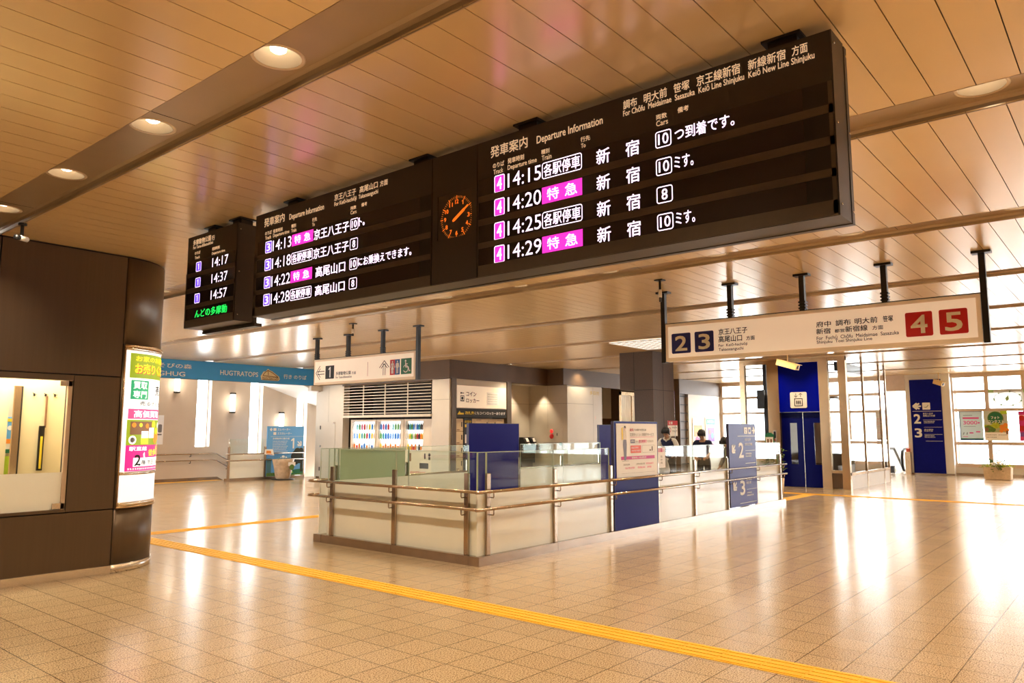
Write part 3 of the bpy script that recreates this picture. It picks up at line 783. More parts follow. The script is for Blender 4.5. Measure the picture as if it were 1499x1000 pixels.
t = thing('departure_board', (BX+.1, 3.56, ZC), 'long black hanging departure board with magenta and white train rows', 'departure board')
housing('housing', 1.03, 6.095, t)
frontface(1.03, 3.352, t, 1.056, 3.340, .122)
frontface(3.790, 6.095, t, 3.798, 6.046, .118)
mb = MB(M_boardf); mb.box(BX-.001, BX+.005, 3.358, 3.784, 2.587, 2.898); mb.box(BX-.001, BX+.005, 3.358, 3.784, 3.216, 3.511); mb.box(BX-.001, BX+.005, 3.735, 3.784, 2.898, 3.216); mb.box(BX-.001, BX+.005, 3.358, 3.407, 2.898, 3.216)
mb.build('clock_surround', None, t)
header(t, [('発車案内', 3.235, 2.917, 3.380, 3.461), ('Departure Information', 2.842, 2.343, 3.368, 3.435), ('調布', 2.20, 2.108, 3.43, 3.484), ('明大前', 2.064, 1.916, 3.428, 3.485), ('笹塚', 1.875, 1.779, 3.432, 3.487), ('京王線新宿', 1.737, 1.489, 3.430, 3.490), ('新線新宿', 1.446, 1.250, 3.430, 3.486), ('方面', 1.219, 1.141, 3.432, 3.484),
  ('For Chōfu  Meidaimae  Sasazuka  Keiō Line Shinjuku  Keiō New Line Shinjuku', 2.202, 1.110, 3.378, 3.425), ('のりば', 3.213, 3.114, 3.306, 3.340), ('Track', 3.208, 3.123, 3.262, 3.295), ('発車時刻', 3.084, 2.946, 3.307, 3.344), ('Departure time', 3.084, 2.842, 3.256, 3.298), ('種別', 2.806, 2.741, 3.304, 3.334), ('Train', 2.802, 2.725, 3.262, 3.295), ('行先', 2.504, 2.435, 3.308, 3.340), ('To', 2.501, 2.468, 3.271, 3.298), ('両数', 1.988, 1.920, 3.308, 3.339), ('Cars', 1.988, 1.914, 3.270, 3.302), ('備考', 1.854, 1.787, 3.312, 3.344)])
header(t, [('発車案内', 5.950, 5.634, 3.382, 3.462), ('Departure Information', 5.560, 5.068, 3.366, 3.432), ('京王八王子', 4.930, 4.654, 3.424, 3.478), ('高尾山口', 4.610, 4.392, 3.424, 3.478), ('方面', 4.365, 4.276, 3.424, 3.470), ('For Keiō-hachiōji  Takaosanguchi', 4.928, 4.386, 3.368, 3.414), ('のりば', 5.93, 5.826, 3.304, 3.338), ('Track', 5.926, 5.833, 3.262, 3.294), ('発車時刻', 5.803, 5.660, 3.302, 3.337), ('Departure time', 5.801, 5.555, 3.256, 3.297), ('種別', 5.525, 5.459, 3.302, 3.333), ('Train', 5.525, 5.452, 3.262, 3.293), ('行先', 5.225, 5.160, 3.302, 3.335), ('To', 5.223, 5.190, 3.264, 3.293), ('両数', 4.717, 4.647, 3.307, 3.336), ('Cars', 4.716, 4.641, 3.270, 3.300), ('備考', 4.583, 4.515, 3.307, 3.338)])
rowsR = [('14:15', 0, '10', 'つ到着です。', 1.875, 1.53), ('14:20', 1, '10', 'ミす。', 1.882, 1.768), ('14:25', 0, '8', None, 0, 0), ('14:29', 1, '10', 'ミす。', 1.882, 1.768)]
for sc_, (z0, z1), (tm, ty, cr, msg, m0, m1) in zip(SCREENS[0:4], STR, rowsR):
    mb = MB(M_ledw); badge(mb, M_ledp, '4', 3.199, 3.109, z0-.004, z1-.002); mb.build('track_number', None, sc_)
    MB(M_ledw).text(P, tm, 3.084, 2.808, z0+.010, z1-.010, E_, .004).build('departure_time', None, sc_)
    mb = MB(M_ledw); (toku if ty else kaku)(mb, 2.801, 2.496, z0+.004, z1-.006); mb.build('train_type', None, sc_)
    MB(M_ledw).text(P, '新', 2.392, 2.298, z0+.004, z1-.020, E_, .009).build('destination', None, sc_); MB(M_ledw).text(P, '宿', 2.190, 2.100, z0+.004, z1-.020, E_, .009).build('destination', None, sc_)
    mb = MB(M_ledw); cars(mb, cr, 1.996, 1.896, z0+.006, z1-.014); mb.build('car_count', None, sc_)
    if msg: MB(M_ledw).text(P, msg, m0, m1, z0+.022, z1-.022, E_, .008).build('message', None, sc_)
rowsL = [('14:13', 1, '京王八王子', '10', 'ト。', 4.608, 4.54), ('14:18', 0, '京王八王子', '8', None, 0, 0), ('14:22', 1, '高尾山口', '10', 'にお乗換えできます。', 4.607, 4.0), ('14:28', 0, '高尾山口', '8', None, 0, 0)]
for sc_, (z0, z1), (tm, ty, ds, cr, msg, m0, m1) in zip(SCREENS[4:8], STR, rowsL):
    mb = MB(M_ledw); badge(mb, M_ledv, '3', 5.915, 5.815, z0, z1-.010); mb.build('track_number', None, sc_)
    MB(M_ledw).text(P, tm, 5.800, 5.518, z0+.004, z1-.016, E_, .004).build('departure_time', None, sc_)
    mb = MB(M_ledw); (toku if ty else kaku)(mb, 5.510, 5.205, z0+.002, z1-.014); mb.build('train_type', None, sc_)
    a0, a1 = (5.194, 4.730) if len(ds) == 5 else (5.156, 4.768)
    MB(M_ledw).text(P, ds, a0, a1, z0+.004, z1-.024, E_, .009).build('destination', None, sc_)
    mb = MB(M_ledw); cars(mb, cr, 4.714, 4.616, z0+.004, z1-.020); mb.build('car_count', None, sc_)
    if msg: MB(M_ledw).text(P, msg, m0, m1, z0+.020, z1-.026, E_, .008).build('message', None, sc_)
# clock sunk in the middle panel
mb = MB(M_led2); mb.box(BX+.0042, BX+.0052, 3.405, 3.737, 2.897, 3.218)
ck = mb.build('clock', None, t)
CP = PX(BX+.0042); cy, cz = 3.552, 3.037
mb = MB(M_ledod)
for k in range(60):
    a = R(6*k); r0, r1, wd = (.130, .156, .006) if k % 5 == 0 else (.137, .152, .0034)
    mb.use(M_ledo if k % 5 == 0 else M_ledod).line(CP, (cy-r0*math.sin(a), cz+r0*math.cos(a)), (cy-r1*math.sin(a), cz+r1*math.cos(a)), wd, .001)
mb.use(M_ledo)
for k in range(1, 13):
    if k == 2: continue
    a = R(30*k); x, z = cy-.112*math.sin(a), cz+.112*math.cos(a); wd = .010 if k < 10 else .016
    mb.text(CP, str(k), x+wd, x-wd, z-.015, z+.015, .001, .02)
mb.build('clock_dial', None, ck)
a = R(58)
for nm, l0, l1, wd in (('hour_hand', -.035, .085, .022), ('minute_hand', -.045, .128, .015)):
    mb = MB(M_ledo); mb.line(CP, (cy-l0*math.sin(a), cz+l0*math.cos(a)), (cy-l1*math.sin(a), cz+l1*math.cos(a)), wd, .002 if nm[0] == 'h' else .003); mb.build(nm, None, ck)
def mount(y, t, x=BX+.10):
    mb = MB(M_black); mb.box(x-.06, x+.06, y-.075, y+.075, Z1, ZC-.002); mb.box(x-.09, x+.09, y-.1, y+.1, ZC-.014, ZC-.001); mb.build('ceiling_mount', None, t)
for y in (1.28, 2.95, 3.96, 5.58): mount(y, t)

t = thing('departure_board', (BX+.1, 6.89, ZC), 'small black departure board showing three track 1 times and green text', 'departure board')
housing('housing', 6.405, 7.345, t)
frontface(6.405, 7.345, t, 6.418, 7.322, .0)
mb = MB(M_board); mb.box(BX+.20, BX+.275, 6.38, 7.36, Z0-.035, Z0-.004); mb.build('bottom_lip', None, t)
header(t, [('多摩動物公園', 7.232, 6.887, 3.416, 3.474), ('行', 6.867, 6.814, 3.412, 3.461), ('For Tama-dōbutsukōen', 7.227, 6.842, 3.378, 3.411), ('のりば', 7.19, 7.082, 3.317, 3.347), ('Track', 7.185, 7.087, 3.270, 3.299), ('発車時刻', 6.852, 6.714, 3.308, 3.341), ('Departure time', 6.852, 6.61, 3.258, 3.292)])
for sc_, (z0, z1), tm in zip(SCREENS[8:12], STR, ('14:17', '14:37', '14:57', None)):
    if tm:
        mb = MB(M_ledw); badge(mb, M_ledv, '1', 7.150, 7.050, z0+.002, z1-.018); mb.build('track_number', None, sc_)
        MB(M_ledw).text(P, tm, 6.838, 6.545, z0+.006, z1-.020, E_, .004).build('departure_time', None, sc_)
    else: MB(M_ledg).text(P, 'んどの多摩動', 7.128, 6.529, z0+.010, z1-.024, E_, .010).build('message', None, sc_)
for y in (6.49, 6.955): mount(y, t)

# ------------------------------------------------------------------ OVERHEAD SIGNS
def oversign(x, y0, y1, z0, z1, poles, label, ends=(True, True)):
    t = thing('overhead_sign', (x+.07, (y0+y1)/2, ZC), label, 'sign')
    MB(M_signe).box(x, x+.13, y0+.01, y1-.01, z0+.004, z1-.006, .004).build('light_box', None, t)
    f = MB(M_sign); f.box(x-.006, x+.001, y0+.055, y1-.055, z0+.055, z1-.05); f.build('sign_face', None, t)
    c = MB(M_black); c.box(x-.004, x+.134, y0, y1, z1-.006, z1+.004)
    c.build('top_edge', None, t)
    for i, y in enumerate(poles):
        end = (i == 0 and ends[0]) or (i == len(poles)-1 and ends[1])
        m = MB(M_black); px = x+.03
        m.box(px-.035, px+.035, y-.032, y+.032, (z0-.01) if end else z1, ZC-.002)
        m.box(px-.06, px+.06, y-.095, y+.095, ZC-.028, ZC-.001)
        if not end:
            for q in (.02, .06, .10): m.box(px-.042, px+.042, y-.045, y+.045, z1+q, z1+q+.02)
        m.build('hanger', None, t)
    return t
SX = 9.72
t = oversign(SX, 1.29, 5.225, 2.545, 3.096, (1.262, 2.28, 3.255, 4.23, 5.25), 'white overhead sign with blue 2 3 and red 4 5 track numbers')
P = PX(SX-.007)
for ch, a0, a1, m in (('2', 5.115, 4.818, M_navy), ('3', 4.757, 4.473, M_navy), ('4', 2.069, 1.784, M_red), ('5', 1.717, 1.431, M_red)):
    mb = MB(m).rr(P, a0, a1, 2.655, 2.942, .02, .001); mb.use(M_wht).text(P, ch, a0-.055, a1+.055, 2.69, 2.905, .002, .03); mb.build('track_number', None, t)
for s, a0, a1, z0, z1, b in (('京王八王子', 4.399, 3.99, 2.868, 2.953, .012), ('高尾山口', 4.403, 4.067, 2.765, 2.855, .012), ('方面', 4.010, 3.892, 2.767, 2.826, .012), ('For  Keiō-hachiōji', 4.405, 3.996, 2.695, 2.745, .008), ('Takaosanguchi', 4.405, 4.052, 2.635, 2.688, .008),
    ('府中', 3.09, 2.91, 2.858, 2.932, .012), ('調布', 2.855, 2.675, 2.858, 2.932, .012), ('明大前', 2.63, 2.37, 2.858, 2.932, .012), ('笹塚', 2.31, 2.198, 2.858, 2.932, .012), ('新宿', 3.094, 2.918, 2.770, 2.842, .012), ('都営', 2.872, 2.751, 2.774, 2.818, .012), ('新宿線', 2.744, 2.486, 2.770, 2.844, .012), ('方面', 2.434, 2.312, 2.772, 2.824, .012), ('For  Fuchū  Chōfu  Meidaimae  Sasazuka', 3.092, 2.143, 2.698, 2.746, .008), ('Shinjuku  Toei Shinjuku Line', 3.093, 2.441, 2.640, 2.692, .008)):
    MB(M_ink).text(P, s, a0, a1, z0, z1, .001, b*1.6).build('lettering', None, t)
SX = 9.85
t = oversign(SX, 10.60, 13.845, 2.54, 3.098, (10.57, 11.60, 12.70, 13.78), 'white overhead sign with black 1 and toilet symbols', (True, False))
P = PX(SX-.007)
# left arrow and upward arrow drawn as double strokes
def arrow(mb, P, c, s, ang, wd=.016):
    def q(u, v):
        ca, sa = math.cos(R(ang)), math.sin(R(ang)); return (c[0]-(u*ca-v*sa)*s, c[1]+(u*sa+v*ca)*s)
    for p0, p1 in (((-.5, .10), (.32, .10)), ((-.5, -.10), (.32, -.10)), ((.5, 0), (.02, .5)), ((.5, 0), (.02, -.5)), ((.28, 0), (-.02, .32)), ((.28, 0), (-.02, -.32))):
        mb.line(P, q(*p0), q(*p1), wd, .001)
for c_, s_, g_ in (((13.60, 2.80), .30, 180), ((11.505, 2.80), .29, 90)):
    mb = MB(M_ink); arrow(mb, P, c_, s_, g_); mb.build('arrow', None, t)
mb = MB(M_ink); mb.rect(P, 13.416, 13.114, 2.66, 2.942, .001); mb.use(M_wht).text(P, '1', 13.315, 13.225, 2.69, 2.912, .002, .012); mb.build('track_number', None, t)
mb = MB(M_ink); mb.text(P, '多摩動物公園', 13.05, 12.555, 2.722, 2.80, .001, .012).text(P, '方面', 12.524, 12.383, 2.72, 2.78, .001, .008).text(P, 'For  Tama-dōbutsukōen', 13.05, 12.52, 2.655, 2.705, .001, .006)
mb.build('lettering', None, t)
MB(M_ink).rect(P, 12.017, 12.008, 2.66, 2.946, .001).build('divider_line', None, t)
def man(mb, P, a, z, h, skirt=False):
    mb.disc(P, a, z+h*.92, h*.075, .003, 14)
    if skirt: mb.poly(P, [(a-h*.09, z+h*.82), (a+h*.09, z+h*.82), (a+h*.07, z+h*.6), (a+h*.17, z+h*.32), (a-h*.17, z+h*.32), (a-h*.07, z+h*.6)], .003)
    else: mb.rect(P, a-h*.12, a+h*.12, z+h*.42, z+h*.82, .003)
    for s in (-1, 1):
        mb.line(P, (a+s*h*.065, z+h*.45), (a+s*h*.065, z), h*.09, .003)
        mb.line(P, (a+s*h*.12, z+h*.80), (a+s*h*(.24 if skirt else .185), z+h*.46), h*.065, .003)
mb = MB(M_red).rect(P, 11.331, 11.187, 2.648, 2.95, .001); mb.use(mat('symbol_blue', (.03, .12, .36), .5)).rect(P, 11.187, 11.042, 2.648, 2.95, .001)
mb.use(M_wht); man(mb, P, 11.259, 2.675, .25, True); man(mb, P, 11.115, 2.675, .25); mb.build('toilet_symbol', None, t)
mb = MB(M_green).rect(P, 11.012, 10.71, 2.648, 2.955, .001); mb.use(M_wht)
mb.disc(P, 10.878, 2.905, .022, .003, 14); mb.line(P, (10.878, 2.88), (10.872, 2.78), .024, .003); mb.line(P, (10.874, 2.785), (10.80, 2.785), .022, .003); mb.line(P, (10.80, 2.79), (10.775, 2.70), .022, .003); mb.line(P, (10.775, 2.705), (10.745, 2.715), .02, .003); mb.line(P, (10.875, 2.845), (10.815, 2.845), .016, .003)
mb.arc(P, 10.875, 2.755, .068, .016, 20, 330, .003)
mb.build('wheelchair_symbol', None, t)

# blue banner over the left stairs
t = thing('banner', (12.4, 21.0, 3.04), 'long sky blue banner reading HUGHUG and HUGTRATOPS above the stairs', 'banner')
mb = MB(M_sky); mb.box(8.4, 14.96, 21.03, 21.06, 3.04, 3.57); mb.build('banner_board', None, t)
P = PY(21.03)
mb = MB(M_wht)
mb.text(P, 'あそびの森', 9.55, 10.771, 3.325, 3.458, .004, .02).text(P, 'HUGHUG', 9.42, 10.585, 3.10, 3.23, .004, .02).text(P, 'HUGTRATOPS', 11.655, 12.913, 3.21, 3.357, .004, .014).text(P, '行き のりば', 13.82, 14.68, 3.21, 3.352, .004, .025)
mb.use(mat('banner_cream', (.80, .70, .46), .5)).poly(P, [(13.03, 3.13), (13.0, 3.25), (13.10, 3.40), (13.17, 3.40), (13.25, 3.49), (13.33, 3.44), (13.40, 3.42), (13.66, 3.26), (13.69, 3.17), (13.62, 3.12)], .004)
mb.use(M_brn)
for p0, p1 in (((13.08, 3.27), (13.14, 3.36)), ((13.14, 3.36), (13.25, 3.44)), ((13.25, 3.44), (13.42, 3.37)), ((13.42, 3.37), (13.62, 3.24)), ((13.25, 3.44), (13.27, 3.29)), ((13.08, 3.27), (13.62, 3.24)), ((13.06, 3.15), (13.62, 3.15))): mb.line(P, p0, p1, .022, .006)
mb.text(P, 'HUGTRATOPS', 13.06, 13.64, 3.165, 3.235, .006, .02)
mb.build('banner_print', None, t)

# ------------------------------------------------------------------ CEILING LAMPS
def make_lamp():
    t = thing('ceiling_downlight', (0, 0, 0), 'x', 'ceiling light', 'round ceiling downlights')
    MB(M_lamprim).lathe([(.128, -.002), (.140, -.004), (.150, -.002), (.152, .012), (.128, .012)], (0, 0, 0), 32).build('rim', None, t)
    MB(M_lampref).lathe([(.128, .0), (.120, .02), (.105, .05), (.08, .08), (.05, .095), (.001, .098)], (0, 0, 0), 32).build('reflector', None, t)
    MB(M_bulb).lathe([(.001, .030), (.030, .032), (.044, .042), (.046, .07), (.046, .096)], (0, 0, 0), 20).build('bulb', None, t)
    return t
SPOT = bpy.data.lights.new('downlight_beam', 'SPOT'); SPOT.energy = LAMP_W; SPOT.color = LAMP_COL; SPOT.spot_size = R(128); SPOT.spot_blend = .85; SPOT.shadow_soft_size = .05
ORD = ['first', 'second', 'third', 'fourth', 'fifth', 'sixth', 'seventh', 'eighth', 'ninth', 'tenth', 'eleventh', 'twelfth', 'thirteenth', 'fourteenth', 'fifteenth', 'sixteenth', 'seventeenth', 'eighteenth']
lamp0 = None
CHN = {1: 'nearest ceiling channel at upper left', 2: 'second ceiling channel behind the departure board', 3: 'third ceiling channel from the camera', 4: 'fourth ceiling channel from the camera', 5: 'fifth ceiling channel from the camera', 6: 'sixth ceiling channel from the camera', 7: 'seventh ceiling channel from the camera', 8: 'eighth ceiling channel from the camera', 9: 'farthest ceiling channel by the windows'}
for k, c in enumerate(CH):
    n = 0
    for x, y, vis in LAMPS[k]:
        sl = bpy.data.objects.new('downlight_beam', SPOT); COL.objects.link(sl); sl.location = (x, y, LZ-.012 if vis else LZ-.03)
        if not vis: continue
        if lamp0 is None: lamp0 = make_lamp(); o = lamp0; o.location = (x, y, LZ)
        else: o = copy_tree(lamp0, (x, y, LZ))
        n += 1
        o['label'] = 'round downlight, %s from the left in the %s' % (ORD[n-1], CHN.get(k, 'ceiling channel'))

# ------------------------------------------------------------------ STAIR GUARDRAILS
FX, FY = 6.66, 6.05
def run(axis, fixed, side, s0, s1, posts, skip, label, brackets=True, rails=True, ext0=0, ext1=0, glass_skip=(), ks0=None, ps0=None):
    """axis 'x' or 'y'; side = outward sign along the other axis; posts = coordinates along the run"""
    base = ((s0+s1)/2, fixed, 0) if axis == 'x' else (fixed, (s0+s1)/2, 0)
    t = thing('stair_guardrail', base, label, 'guardrail', 'guardrails around the middle stairwell')
    def bx(mb, a0, a1, d0, d1, z0, z1, bev=0):
        lo, hi = fixed+side*d0, fixed+side*d1
        if axis == 'x': mb.box(a0, a1, lo, hi, z0, z1, bev)
        else: mb.box(lo, hi, a0, a1, z0, z1, bev)
    def pt(a, d, z): return (a, fixed+side*d, z) if axis == 'x' else (fixed+side*d, a, z)
    k = MB(M_kick); bx(k, ks0 if ks0 is not None else s0, s1, -.14, .03, 0, .108); k.use(M_joint)
    for q in posts[1:-1:2]: bx(k, q-.002, q+.002, .03, .0305, 0, .108)
    k.build('kickplate', None, t)
    for q in posts:
        m = MB(M_rail); bx(m, q-.034, q+.034, -.035, .0, .108, 1.06, .006); m.build('post', None, t)
    cuts = [(ps0 if ps0 is not None else s0+.03)] + list(posts) + [s1-.03]
    for i in range(len(cuts)-1):
        a0, a1 = cuts[i]+.006, cuts[i+1]-.006
        if a1-a0 < .05: continue
        mid = (a0+a1)/2
        if not any(x0 < mid < x1 for x0, x1 in skip):
            m = MB(M_frost); bx(m, a0, a1, -.055, -.037, .108, .845); m.build('frosted_panel', None, t)
        if not any(x0 < mid < x1 for x0, x1 in glass_skip):
            m = MB(M_glass); bx(m, a0, a1, -.052, -.040, .845, 1.305)
            g = m.build('glass_pane', None, t)
            e = MB(M_gedge); bx(e, a0, a1, -.053, -.039, 1.305, 1.312)
            bx(e, a0, a0+.004, -.053, -.039, .845, 1.305); bx(e, a1-.004, a1, -.053, -.039, .845, 1.305)
            e.build('glass_edge', None, g)
    if rails:
        for z in (.85, .648):
            pts = [pt(s0-ext0, .062, z), pt(s1+ext1, .062, z)]
            if ext0 < 0 or ext1 < 0: pass
            m = MB(M_rail); m.tube(pts, .019, 12); m.build('handrail', None, t)
    if brackets:
        for q in posts:
            for z in (.85, .648):
                m = MB(M_rail); m.tube([pt(q+.02, 0, z-.075), pt(q+.02, .055, z-.075), pt(q+.02, .062, z-.06), pt(q+.02, .062, z-.015)], .007, 8); m.build('rail_bracket', None, t)
    return t
PFX = [6.83, 8.17, 9.545, 10.92, 12.24, 13.60, 14.92, 16.26]
tf = run('x', FY, -1, 6.63, 16.40, PFX, [(9.55, 10.92), (13.6, 14.92)], 'long right side guardrail of the stairwell with steel rails and glass', ext0=.09, ext1=.02, glass_skip=[(9.55, 10.92), (13.6, 14.92)])
tl = run('y', FX, -1, FY+.142, 9.03, [6.265, 7.555, 8.865], [], 'left end guardrail of the stairwell facing the yellow paving line', ext0=.20, ext1=.05, ps0=FY+.06)
m = MB(M_rail); m.tube([(FX-.062, 9.10, .85), (FX-.062, 9.28, .85), (FX-.055, 9.32, .85), (FX-.02, 9.34, .85), (FX+.05, 9.34, .85)], .019, 12); m.build('rail_return', None, tl)
m = MB(M_rail); m.tube([(FX-.062, 9.10, .648), (FX-.062, 9.28, .648), (FX-.055, 9.32, .648), (FX-.02, 9.34, .648), (FX+.05, 9.34, .648)], .019, 12); m.build('rail_return', None, tl)
for z in (.85, .648):
    m = MB(M_elsteel); m.ball((FX-.062, FY-.062, z), .021); m.build('rail_joint', None, tf)
    m = MB(M_elsteel)
    for q in (.03, .07): m.tube([(FX-.062+q, FY-.062, z), (FX-.062+q+.02, FY-.062, z)], .0215, 12)
    m.build('rail_collar', None, tf)
PBX = [6.98, 8.36, 9.78, 11.20, 12.57, 13.96, 15.32]
tr = run('x', 9.18, 1, 6.63, 16.35, PBX, [(9.78, 11.2), (13.96, 15.32)], 'rear guardrail of the stairwell seen through the front glass', rails=True, brackets=False, glass_skip=[(9.78, 11.2), (13.96, 15.32)])
m = MB(mat('green_film', (.70, .75, .58), .25, 0, .04, 1)); m.box(7.03, 8.31, 9.16, 9.163, .70, 1.295); m.build('green_film', None, tr)
# sign boards set into the guardrails
def board(name, x0, x1, y, z0, z1, m, label, group=None, th=.05, edge=True):
    t = thing(name, ((x0+x1)/2, y, z0), label, 'sign board', group)
    b = MB(m); b.box(x0, x1, y, y+th, z0, z1); b.build('board', None, t)
    if edge:
        e = MB(mat('board_trim', (.05, .045, .12), .4)); e.box(x0-.006, x0, y-.002, y+th, z0, z1+.006); e.box(x1, x1+.006, y-.002, y+th, z0, z1+.006); e.box(x0, x1, y-.002, y+th, z1, z1+.006)
        e.build('edge_trim', None, t)
    return t
board('blue_panel', 9.80, 11.19, 9.16, .12, 1.69, M_bluep, 'plain dark blue panel on the rear guardrail before the coin lockers')
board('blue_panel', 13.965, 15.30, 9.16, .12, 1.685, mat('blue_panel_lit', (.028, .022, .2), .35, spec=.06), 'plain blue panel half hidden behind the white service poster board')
t = board('blue_panel', 9.60, 10.90, FY-.012, .112, 1.70, M_bluep, 'blue board on the front guardrail that carries the white service poster')
P = PY(FY-.014)
tp = thing('service_poster', (10.25, FY-.02, .87), 'white service poster with standing figure and pink band on blue board', 'poster')
mb = MB(M_wink); mb.slab(P, [(9.655, .868), (10.875, .868), (10.875, 1.672), (9.655, 1.672)], 0, .006); mb.build('poster_sheet', None, tp)
e = .008
mb = MB(M_ink)
mb.use(M_red).text(P, '紛失', 10.04, 10.15, 1.555, 1.60, e, .02); mb.use(M_inkg).text(P, 'でお困りの方には', 10.16, 10.53, 1.56, 1.595, e, .01)
mb.text(P, '定期券らくらく再発行サービス', 10.04, 10.77, 1.478, 1.53, e, .004); mb.use(M_pink).rect(P, 10.04, 10.77, 1.463, 1.467, e)
mb.use(mat('ink_indigo', (.10, .09, .18), .5)).rect(P, 10.05, 10.185, 1.375, 1.43, e); mb.use(M_wht).scrib(P, 10.065, 10.165, 1.39, 1.415, 4, e+.001)
mb.use(M_inkg).text(P, 'なら', 10.205, 10.28, 1.385, 1.415, e, .01); mb.use(M_pink).text(P, '翌日再発行', 10.295, 10.54, 1.375, 1.425, e, .02); mb.use(M_inkg).text(P, 'できます!', 10.555, 10.75, 1.382, 1.415, e, .01)
mb.use(mat('poster_orange_red', (.75, .10, .03), .5)).rect(P, 10.05, 10.365, 1.225, 1.34, e); mb.use(M_wht).scrib(P, 10.075, 10.28, 1.295, 1.315, 8, e+.001).scrib(P, 10.075, 10.345, 1.25, 1.27, 10, e+.001)
mb.use(M_inkg)
for q in ((10.40, 10.78, 1.335, 1.338), (10.40, 10.78, 1.226, 1.229), (10.40, 10.403, 1.226, 1.338), (10.777, 10.78, 1.226, 1.338)): mb.rect(P, *q, e)
mb.rr(P, 10.69, 10.725, 1.25, 1.32, .008, e); mb.rect(P, 10.62, 10.67, 1.25, 1.272, e)
mb.use(M_mag).rect(P, 9.775, 10.78, 1.13, 1.178, e); mb.use(M_wht).scrib(P, 10.08, 10.52, 1.143, 1.165, 16, e+.001)
mb.use(M_inkg).scrib(P, 9.835, 10.02, 1.045, 1.068, 7, e).scrib(P, 10.21, 10.47, 1.045, 1.068, 10, e); mb.use(M_pink).scrib(P, 10.50, 10.74, 1.045, 1.07, 8, e).scrib(P, 9.885, 10.165, .99, 1.015, 10, e).scrib(P, 10.25, 10.48, .99, 1.015, 8, e).scrib(P, 10.54, 10.67, .99, 1.015, 4, e)
mb.use(M_inkg).rect(P, 9.775, 10.78, .925, .927, e)
# printed standing figure: a generic woman in grey-blue trousers
mb.use(mat('print_peach', (.78, .55, .42), .5)).disc(P, 9.89, 1.60, .022, e+.001, 14).rect(P, 9.875, 9.905, 1.55, 1.58, e)
mb.use(M_ink).poly(P, [(9.865, 1.60), (9.872, 1.635), (9.90, 1.64), (9.92, 1.615), (9.915, 1.59), (9.90, 1.612)], e+.002)
mb.use(mat('print_cream', (.80, .72, .60), .5)).poly(P, [(9.855, 1.565), (9.925, 1.565), (9.94, 1.46), (9.92, 1.42), (9.86, 1.42), (9.84, 1.46)], e)
mb.use(M_yel2).poly(P, [(9.79, 1.60), (9.84, 1.62), (9.85, 1.44), (9.80, 1.42)], e*.9)
mb.use(mat('print_slate', (.17, .16, .22), .5)).poly(P, [(9.85, 1.43), (9.93, 1.43), (9.94, 1.36), (9.925, 1.15), (9.905, 1.12), (9.865, 1.12), (9.835, 1.35)], e)
mb.use(M_inkg).rect(P, 9.80, 9.99, 1.108, 1.112, e)
mb.build('poster_print', None, tp)
# platform 2/3 board at the far end
t = board('direction_board', 13.635, 14.90, FY-.012, .125, 1.69, M_bluev, 'violet blue stair sign board with white 2 and 3 and arrows')
P = PY(FY-.013)
mb = MB(M_wht)
def star_arrow(mb, P, c, s, ang, w=.035, e=.003):
    ca, sa = math.cos(R(ang)), math.sin(R(ang))
    def q(u, v): return (c[0]+(u*ca-v*sa)*s, c[1]+(u*sa+v*ca)*s)
    mb.line(P, q(-.5, 0), q(.45, 0), w, e)
    for v in (-1, 1):
        mb.line(P, q(.5, 0), q(0, .5*v), w, e); mb.line(P, q(.5-.0, 0), q(.0, .46*v), w*.9, e+.0005)
        mb.line(P, q(.2, 0), q(-.2, .4*v), w*.7, e)
mb.rect(P, 14.34, 14.50, 1.50, 1.63, .003).rect(P, 14.54, 14.68, 1.50, 1.63, .003); star_arrow(mb, P, (14.80, 1.565), .14, 0, .03)
mb.use(M_bluev); mb.arc(P, 14.42, 1.56, .03, .012, 0, 300, .005); mb.rect(P, 14.57, 14.65, 1.53, 1.59, .005)
mb.use(M_wht).rect(P, 14.03, 14.88, 1.452, 1.462, .003)
mb.text(P, '2', 14.06, 14.29, 1.04, 1.335, .003, .03); star_arrow(mb, P, (13.83, 1.22), .19, 225, .04)
mb.text(P, '京王八王子', 14.36, 14.66, 1.36, 1.415, .003, .02).text(P, '高尾山口方面', 14.36, 14.72, 1.27, 1.325, .003, .02).rect(P, 14.38, 14.86, 1.172, 1.179, .003).scrib(P, 14.38, 14.68, 1.10, 1.13, 12, .003).scrib(P, 14.38, 14.66, 1.05, 1.08, 11, .003).rect(P, 14.36, 14.86, .925, .935, .003)
mb.text(P, '3', 14.07, 14.30, .33, .61, .003, .03); star_arrow(mb, P, (13.84, .52), .19, 225, .04)
mb.text(P, '府中調布', 14.37, 14.65, .60, .65, .003, .01).text(P, '新宿方面', 14.37, 14.6, .53, .58, .003, .01).rect(P, 14.38, 14.86, .425, .432, .003).scrib(P, 14.38, 14.62, .35, .375, 10, .003).scrib(P, 14.38, 14.70, .30, .325, 12, .003).rect(P, 14.05, 14.84, .175, .185, .003)
mb.build('board_print', None, t)
# paper notice on the glass
P = PY(FY+.03)
tn = thing('paper_notice', (11.1, FY+.03, .99), 'white paper notice with pink heading taped inside the guardrail glass', 'notice')
mb = MB(M_wink); mb.slab(P, [(10.97, .965), (11.22, .965), (11.22, 1.295), (10.97, 1.295)], 0, .003); mb.build('sheet', None, tn)
mb = MB(M_pink); mb.text(P, 'お願い', 10.99, 11.19, 1.215, 1.28, .005, .03); mb.use(M_inkg).scrib(P, 11.06, 11.12, 1.13, 1.16, 3, .005).scrib(P, 11.06, 11.12, 1.08, 1.11, 3, .005).scrib(P, 11.06, 11.12, 1.03, 1.06, 3, .005); mb.build('notice_print', None, tn)

